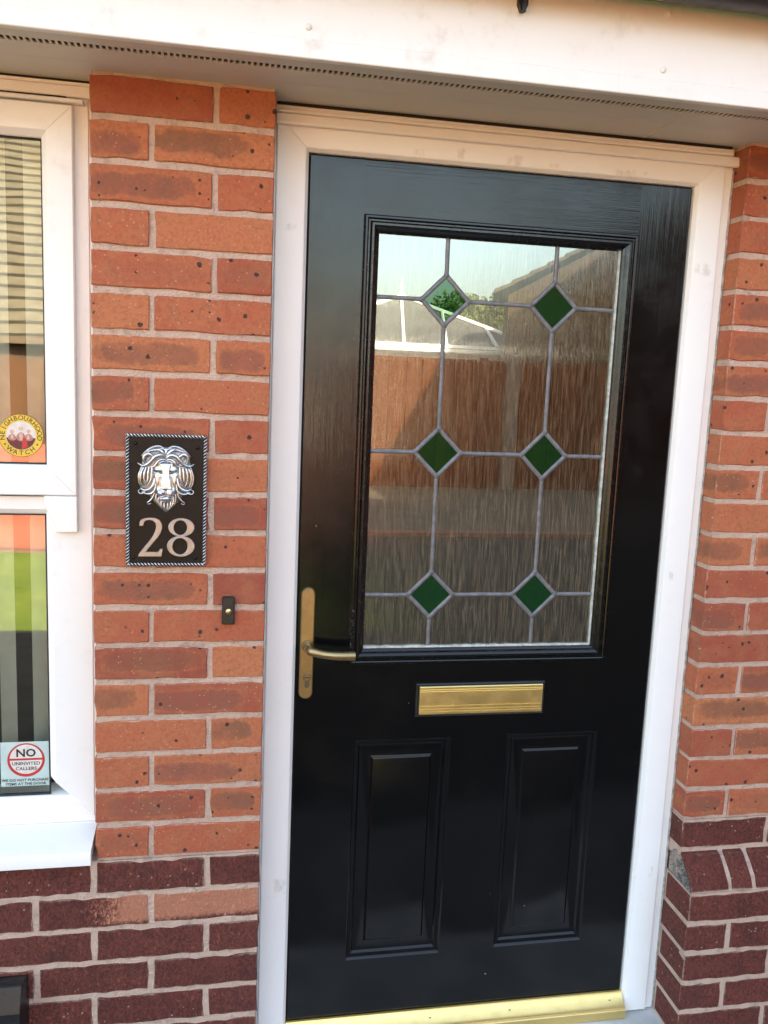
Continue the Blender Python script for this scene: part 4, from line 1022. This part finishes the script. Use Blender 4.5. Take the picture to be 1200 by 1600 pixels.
LOCKS = [[(4, 285, 9, 9), (35, 240, 10, 15), (80, 212, 9, 16), (125, 228, 7, 5)], [(6, 215, 8, 12), (28, 203, 8, 10), (62, 198, 7, 4)], [(2, 262, 10, 9), (0, 235, 10, 13), (4, 205, 9, 10)],
    [(6, 300, 10, 10), (55, 268, 12, 19), (110, 282, 12, 20), (150, 325, 11, 19), (195, 368, 9, 16), (250, 388, 7, 12), (302, 362, 5, 4)],
    [(8, 322, 9, 8), (48, 318, 10, 14), (92, 345, 10, 15), (118, 385, 9, 13), (165, 402, 7, 9), (215, 398, 5, 3)],
    [(10, 345, 8, 6), (40, 338, 9, 9), (72, 362, 9, 9), (92, 398, 7, 4)],
    [(130, 325, 9, 8), (148, 282, 9, 14), (190, 258, 9, 18), (230, 283, 8, 18), (238, 330, 7, 15), (215, 362, 6, 8)], [(165, 330, 7, 6), (182, 305, 8, 8), (200, 318, 7, 4)],
    [(20, 196, 6, 6), (80, 174, 6, 9), (150, 190, 6, 11), (215, 235, 5, 9), (262, 285, 4, 4)], [(100, 205, 6, 6), (155, 222, 7, 10), (200, 240, 6, 6)],
    [(150, 395, 8, 8), (152, 470, 8, 15), (162, 545, 8, 13), (200, 602, 7, 5)], [(180, 402, 8, 8), (190, 470, 8, 14), (196, 545, 8, 13), (222, 592, 6, 4)],
    [(212, 405, 7, 8), (230, 470, 8, 14), (232, 550, 7, 13), (205, 612, 6, 5)], [(240, 412, 6, 8), (266, 470, 6, 13), (272, 545, 6, 12), (250, 612, 5, 5)], [(268, 425, 5, 6), (292, 490, 5, 9), (290, 565, 4, 8), (268, 620, 4, 3)],
    [(122, 520, 8, 8), (135, 590, 9, 15), (175, 640, 8, 17), (235, 655, 6, 13), (275, 632, 4, 4)], [(112, 580, 8, 8), (120, 650, 8, 13), (160, 690, 7, 13), (215, 692, 5, 9), (262, 672, 4, 4)],
    [(118, 655, 7, 7), (135, 720, 6, 11), (170, 768, 5, 9), (200, 790, 4, 6), (192, 808, 3, 5), (160, 800, 3, 3)], [(210, 655, 4, 5), (250, 690, 4, 8), (285, 690, 3, 7), (296, 664, 3, 5), (275, 650, 2, 3)],
    [(100, 690, 7, 8), (108, 745, 6, 11), (95, 800, 5, 8), (75, 830, 3, 3)], [(82, 735, 7, 8), (80, 790, 6, 11), (55, 840, 5, 7), (38, 862, 3, 3)], [(52, 775, 6, 8), (48, 825, 6, 10), (26, 868, 4, 6), (14, 890, 2, 2)], [(18, 790, 6, 8), (18, 840, 6, 10), (8, 880, 4, 7), (2, 900, 2, 2)]]
# solid ground of the mane under the locks
MO = [(0, 195), (70, 182), (150, 195), (215, 240), (250, 300), (262, 380), (285, 440), (292, 520), (285, 590), (250, 650), (190, 700), (140, 770), (95, 815), (45, 862), (0, 896)]
mo = smooth_path(MO, 3); ring = [(p[0], p[1]) for p in mo] + [(-p[0], p[1]) for p in mo[-2:0:-1]]
V = []; F = []; nr_ = len(ring); NR = 9
for k in range(NR):
    t = k / (NR - 1)
    for i, (a, b) in enumerate(ring):
        sc = 1 - t * .92; h = 4.2 * (1 - (1 - min(1, t * 1.7)) ** 2) + (.55 * math.sin(i * 2.1 + t * 5) if 0 < k < NR - 1 else 0)
        V.append((U(488 + a * sc), PY - .0001 - h * .00105, Vv(530 + (b - 530) * sc)))
for k in range(NR - 1):
    for i in range(nr_): F.append((k * nr_ + i, k * nr_ + (i + 1) % nr_, (k + 1) * nr_ + (i + 1) % nr_, (k + 1) * nr_ + i))
m = MB(); m.poly(V, F); m.build('mane_ground', 'dull_silver', lh, smooth=True, auto=80)
m = MB()
for L in LOCKS:
    for sgn in (1, -1):
        pth = smooth_path(L, 5); k = .000172
        P = [(U(488 + sgn * p[0] + (0 if p[0] > 6 else 0)), PY - p[2] * .00070 - .0014, Vv(p[1])) for p in pth]
        m.tube(P, [max(.0003, p[3] * k * 1.18) for p in pth], 10, .9, lobes=lambda th, i: 1.0 - .16 * abs(math.sin(2 * th)) ** 3)
m.build('mane', 'antique_silver', lh, smooth=True, auto=75)

# ================================================================== DOORBELL AND THE BLACK BOX
db = empty('doorbell', (.2547, -.004, -1.0075), 'small black doorbell push with a brass button beside the door frame', 'doorbell')
m = MB(); m.box(.2425, .2672, -.0125, .0006, -1.0065, -.9520, .0022); m.build('housing', 'black_plastic', db)
m = MB(); m.lathe((.2555, -.9795), [(.0001, -.0162), (.0035, -.0160), (.0056, -.0148), (.0062, -.0120)], 20); m.build('button', 'button_brass', db, smooth=True)
m = MB(); m.box(.2425, .2672, -.0012, .0002, -.9508, -.9470); m.build('old_filler', 'stain_rust', db)
bb = empty('wall_box', (-.23, -.03, -1.86), 'black plastic box with a recessed screw on the dark bricks below the window', 'wall box')
m = MB()
bx0, bx1, bz1, bz0, bf = -.330, -.1330, -1.7370, -1.875, -.052
prof = [(.001, bz1), (-.030, bz1), (-.034, bz1 - .002), (bf, bz1 - .048), (bf, bz0), (.001, bz0)]
n = len(prof); V = [(bx0, y, z) for y, z in prof] + [(bx1, y, z) for y, z in prof]
ins = .007
V2 = [(bx1 - ins if i in (1, 2, 3, 4) else bx1, y, z) for i, (y, z) in enumerate(prof)]
m.poly([(bx0, y, z) for y, z in prof] + V2, [tuple(range(n)), tuple(range(n, 2 * n))[::-1]] + [(i, i + n, (i + 1) % n + n, (i + 1) % n) for i in range(n)])
m.build('cover', 'black_plastic', bb)
sc0 = Vector((-.174, -.0392, bz1 - .0155)); nrm = Vector((0, -.93, .37)).normalized(); tt = nrm.cross(Vector((1, 0, 0))).normalized()
m = MB(); V = []; F = []
for (r, d) in ((.0066, -.0006), (.0058, .0004), (.0052, -.0002), (.0001, -.0003)):
    for k in range(14): a = 2 * math.pi * k / 14; q = sc0 + Vector((1, 0, 0)) * (r * math.cos(a)) + tt * (r * math.sin(a)) + nrm * d; V.append(tuple(q))
for i in range(3):
    for k in range(14): F.append((i * 14 + k, i * 14 + (k + 1) % 14, (i + 1) * 14 + (k + 1) % 14, (i + 1) * 14 + k))
m.poly(V, F); m.build('screw_recess', 'keyhole_dark', bb)

# ================================================================== ACROSS THE GARDEN (seen mirrored in the glass)
FYF = -10.6
def fence_run(p0, p1, z0, z1, label, wood='fence_wood'):
    d = Vector((p1[0] - p0[0], p1[1] - p0[1], 0)); L = d.length; d.normalize(); nr = Vector((-d.y, d.x, 0))
    f = empty('board_fence', (p0[0], p0[1], z0), label, 'fence', 'garden board fences')
    me = None; bw = .125; n = int(L / bw)
    mb = MB(); mb.box(-bw / 2 - .009, bw / 2 + .009, -.009, .009, 0, z1 - z0)
    base = None
    for i in range(n):
        wlc = Vector((p0[0], p0[1], z0 + ZS)) + d * (bw * (i + .5)) + nr * (random.uniform(-.004, .004) + (.024 if i % 2 else 0))
        if base is None:
            base = mb.build('board', wood, f); me = base.data; base.location = wlc - ORG[f]; o = base
            for v in me.vertices: pass
        else: o = link('board', me, wlc, f)
        o.rotation_euler = (0, random.uniform(-.006, .006), math.atan2(d.y, d.x))
    for i in range(int(L / 1.83) + 1):
        wlc = Vector((p0[0], p0[1], z0 + ZS)) + d * (1.83 * i) - nr * .07
        if i == 0:
            pb = MB(); pb.box(-.05, .05, -.05, .05, 0, z1 - z0 + .03); q = pb.build('post', wood, f); pm = q.data; q.location = wlc - ORG[f]
        else: q = link('post', pm, wlc, f)
        q.rotation_euler = (0, 0, math.atan2(d.y, d.x))
    return f
fence_run((9.5, FYF), (1.3, FYF), G0, -.15, 'brown board fence across the paving, half in shadow, mirrored in the door glass')
fence_run((1.3, -16.6), (-12.5, -16.6), G0, -.36, 'brown board fence at the far end of the red paving, mirrored in the window', 'fence_wood_far')
m = MB(); m.box(4.36, 4.56, FYF + .05, FYF + .15, G0, -.05, .01); tag(m.build('fence_post', 'concrete_grey'), 'pale concrete post standing in front of the shaded board fence', 'post')
# opposite bungalow with tiled roof
bg = empty('bungalow', (-7, -22, G0), 'brown bungalow with a tiled roof beyond the far fence, mirrored in the window', 'house')
bx_0, bx_1, by = -16.0, .2, -18.6
m = MB(); m.box(bx_0, bx_1, by - 12.6, by - .3, G0, .1); m.build('wall', 'brown_brick', bg)
rt = MB(); pit = math.tan(math.radians(35)); ga = .42
sl_ = ga / math.cos(math.radians(35)); nco = 30
for k in range(nco):
    y0, y1 = by - k * ga, by - (k + 1) * ga - .05; za, zb = .12 + k * ga * pit, .12 + (k + 1) * ga * pit + .05 * pit
    rt.poly([(bx_0 - .2, y0, za + .085), (bx_1 + .2, y0, za + .085), (bx_1 + .2, y1, zb), (bx_0 - .2, y1, zb), (bx_0 - .2, y0, za), (bx_1 + .2, y0, za)], [(0, 1, 2, 3)])
    rt.poly([(bx_0 - .2, y0, za), (bx_1 + .2, y0, za), (bx_1 + .2, y0, za + .085), (bx_0 - .2, y0, za + .085)], [(0, 1, 2, 3)], 1)  # shadow gap under each tile course, put into the dark riser colour
rt.build('roof', None, bg, mats=['roof_tile_grey', 'tile_shadow_edge'])
m = MB(); m.poly([(bx_0, by - nco * ga, .1 + nco * ga * pit), (bx_1, by - nco * ga, .1 + nco * ga * pit), (bx_1, by - 24, 0), (bx_0, by - 24, 0)], [(0, 1, 2, 3)]); m.build('back_roof', 'roof_tile_grey', bg)
m = MB(); m.box(bx_0 - .2, bx_1 + .2, by - .02, by + .03, -.02, .14); m.build('fascia', 'roof_tile_brown', bg)
# conservatory
cv = empty('conservatory', (4.1, -17.0, G0), 'white framed conservatory with a glazed hipped roof beyond the fence', 'conservatory')
cy0 = -15.2; cxm = 4.10; ez = .15; rz_ = 1.34; hw_ = 2.9; dep = 2.2
m = MB(); m.box(cxm - hw_, cxm + hw_ - .3, cy0 - 2 * dep, cy0 - .1, G0, ez); m.build('wall', 'white_upvc', cv)
apex = (cxm, cy0 - dep, rz_)
c1, c2_, c3, c4 = (cxm - hw_, cy0, ez + .08), (cxm + hw_ - .32, cy0, ez + .08), (cxm + hw_ - .32, cy0 - 2 * dep, ez + .08), (cxm - hw_, cy0 - 2 * dep, ez + .08)
for q in ((c1, c2_, apex), (c2_, c3, apex), (c3, c4, apex), (c4, c1, apex)):
    m = MB(); nn = (Vector(q[1]) - Vector(q[0])).cross(Vector(q[2]) - Vector(q[0])).normalized() * .02
    m.poly([tuple(Vector(p)) for p in q] + [tuple(Vector(p) - nn) for p in q], [(0, 1, 2), (5, 4, 3), (0, 3, 4, 1), (1, 4, 5, 2), (2, 5, 3, 0)]); m.build('roof_pane', 'grey_glazing', cv)
def cbar(a, b, r=.045, nm='glazing_bar'):
    m = MB(); m.tube([a, b], r, 6); m.build(nm, 'white_upvc', cv)
up = lambda p, d=.03: (p[0], p[1] + d, p[2] + d)
for q in (c1, c2_): cbar(up(q), up(apex))
for xx, t, q in ((cxm - 1.7, .45, c1), (3.75, 0, c2_), (4.62, .302, c2_), (5.68, .607, c2_)):
    tp = Vector(apex).lerp(Vector(q), t); cbar((xx, cy0 + .03, ez + .11), up(tp), .036)
m = MB(); m.box(cxm - hw_ - .05, cxm + hw_ - .2, cy0 - .02, cy0 + .06, ez + .045, ez + .105); m.box(cxm - hw_ - .05, cxm + hw_ - .22, cy0 - .02, cy0 + .10, ez - .045, ez + .025); m.build('gutter', 'white_upvc', cv)
m = MB(); m.lathe((0, 0), [(.001, .44), (.015, .42), (.02, .30), (.05, .25), (.06, .20), (.03, .15), (.07, .10), (.09, .0)], 10); m.v = [(apex[0] + v[0], apex[1] + v[2], apex[2] + v[1]) for v in m.v]; m.build('finial', 'white_upvc', cv)
# garage to the side, gable towards us
gg = empty('garage', (4.62, -12.2, G0), 'brown brick garage with a tiled gable roof mirrored in the door glass', 'garage')
gx0_, gx1_, gyf = 4.62, 12.4, -12.2
gm = (gx0_ + gx1_) / 2; gp_ = .53; gez = .98
m = MB(); m.poly([(gx0_ + .25, gyf, G0), (gx1_ - .25, gyf, G0), (gx1_ - .25, gyf, gez), (gm, gyf, gez + (gm - gx0_) * gp_ - .05), (gx0_ + .25, gyf, gez), (gx0_ + .25, gyf - 2.9, G0), (gx1_ - .25, gyf - 2.9, G0), (gx1_ - .25, gyf - 2.9, gez), (gm, gyf - 2.9, gez + (gm - gx0_) * gp_ - .05), (gx0_ + .25, gyf - 2.9, gez)],
    [(0, 1, 2, 3, 4), (9, 8, 7, 6, 5), (0, 4, 9, 5), (1, 6, 7, 2)]); m.build('wall', 'brown_brick', gg)
nt = 14
for sgn in (-1, 1):
    m = MB()
    for k in range(nt):
        t0, t1 = k / nt, (k + 1) / nt + .012
        xa = lerp(gx0_ if sgn < 0 else gx1_, gm, t0); xb = lerp(gx0_ if sgn < 0 else gx1_, gm, min(1, t1)); za = lerp(gez, gez + (gm - gx0_) * gp_, t0); zb = lerp(gez, gez + (gm - gx0_) * gp_, min(1, t1))
        m.poly([(xa, gyf + .16, za), (xa, gyf + .16, za + .07), (xb, gyf + .16, zb + .03), (xb, gyf + .16, zb - .02), (xa, gyf - 3.0, za), (xa, gyf - 3.0, za + .07), (xb, gyf - 3.0, zb + .03), (xb, gyf - 3.0, zb - .02)], [(0, 1, 2, 3), (4, 7, 6, 5), (1, 5, 6, 2), (0, 4, 5, 1), (0, 3, 7, 4)])
    m.build('roof_slope', 'roof_tile_brown', gg)
gg.rotation_euler = (0, 0, math.radians(16.5))
# two-storey neighbour whose eaves throw the slanting shadow on the fence
nb_ = empty('neighbour_house', (9, -1.5, G0), 'two-storey brick house standing forward on the hinge side of the door', 'house')
m = MB(); m.box(6.05, 13, -6.0, 3.0, G0, 4.1); m.build('wall', 'house_brick', nb_)
m = MB(); V = [(5.74, y, z) for y in (-6.2, 3.2) for z in (4.1, 4.2)] + [(9.5, y, 6.4) for y in (-6.2, 3.2)] + [(13.3, y, z) for y in (-6.2, 3.2) for z in (4.1, 4.2)]
m.poly(V, [(1, 3, 5, 4), (4, 5, 9, 7), (0, 2, 3, 1), (6, 7, 9, 8), (0, 1, 4, 7, 6), (2, 8, 9, 5, 3), (0, 6, 8, 2)]); m.build('roof', 'roof_tile_brown', nb_)
m = MB(); m.box(5.2, 12, 3.25, 7.2, G0, 7.4); m.build('added_shade_block', 'house_brick', nb_)  # unseen block added to keep the sun off the ground mirrored in the door
# garden tree behind the conservatory
def tree(x, y, h, rx, rz, label, seed, n):
    t = empty('tree', (x, y, G0), label, 'tree', 'garden trees behind the conservatory'); rg = random.Random(seed)
    m = MB(); m.tube([(x, y, G0), (x + .05, y, G0 + h * .3), (x - .05, y, G0 + h * .6)], [.16, .12, .07], 8)
    for k in range(5): a = k * 1.3; m.tube([(x, y, G0 + h * .45), (x + rx * .6 * math.cos(a), y + rx * .6 * math.sin(a), G0 + h * .72)], [.06, .02], 5)
    m.build('trunk', 'bark', t)
    cl = [(x + rg.uniform(-.6, .6) * rx, y + rg.uniform(-.6, .6) * rx, G0 + h - rz + rg.uniform(-.6, .6) * rz, rg.uniform(.3, .5) * rx) for _ in range(16)]
    m = MB()
    for k in range(n):
        c = rg.choice(cl); d = Vector((rg.gauss(0, 1), rg.gauss(0, 1), rg.gauss(0, 1))).normalized() * c[3] * rg.random() ** .4
        p = Vector(c[:3]) + d; a = Vector((rg.gauss(0, 1), rg.gauss(0, 1), rg.gauss(0, 1))).normalized() * .085; b = a.cross(Vector((rg.gauss(0, 1), rg.gauss(0, 1), rg.gauss(0, 1)))).normalized() * .05
        m.face([p - a, p + b, p + a, p - b])
    m.build('crown', 'tree_leaf', t)
tree(7.9, -24.5, 4.35, 1.5, 1.2, 'small leafy green tree behind the conservatory, mirrored in the door glass', 4, 9000)
tree(10.2, -25.5, 4.5, 1.7, 1.3, 'broader leafy green tree behind the garage roof', 9, 7000)
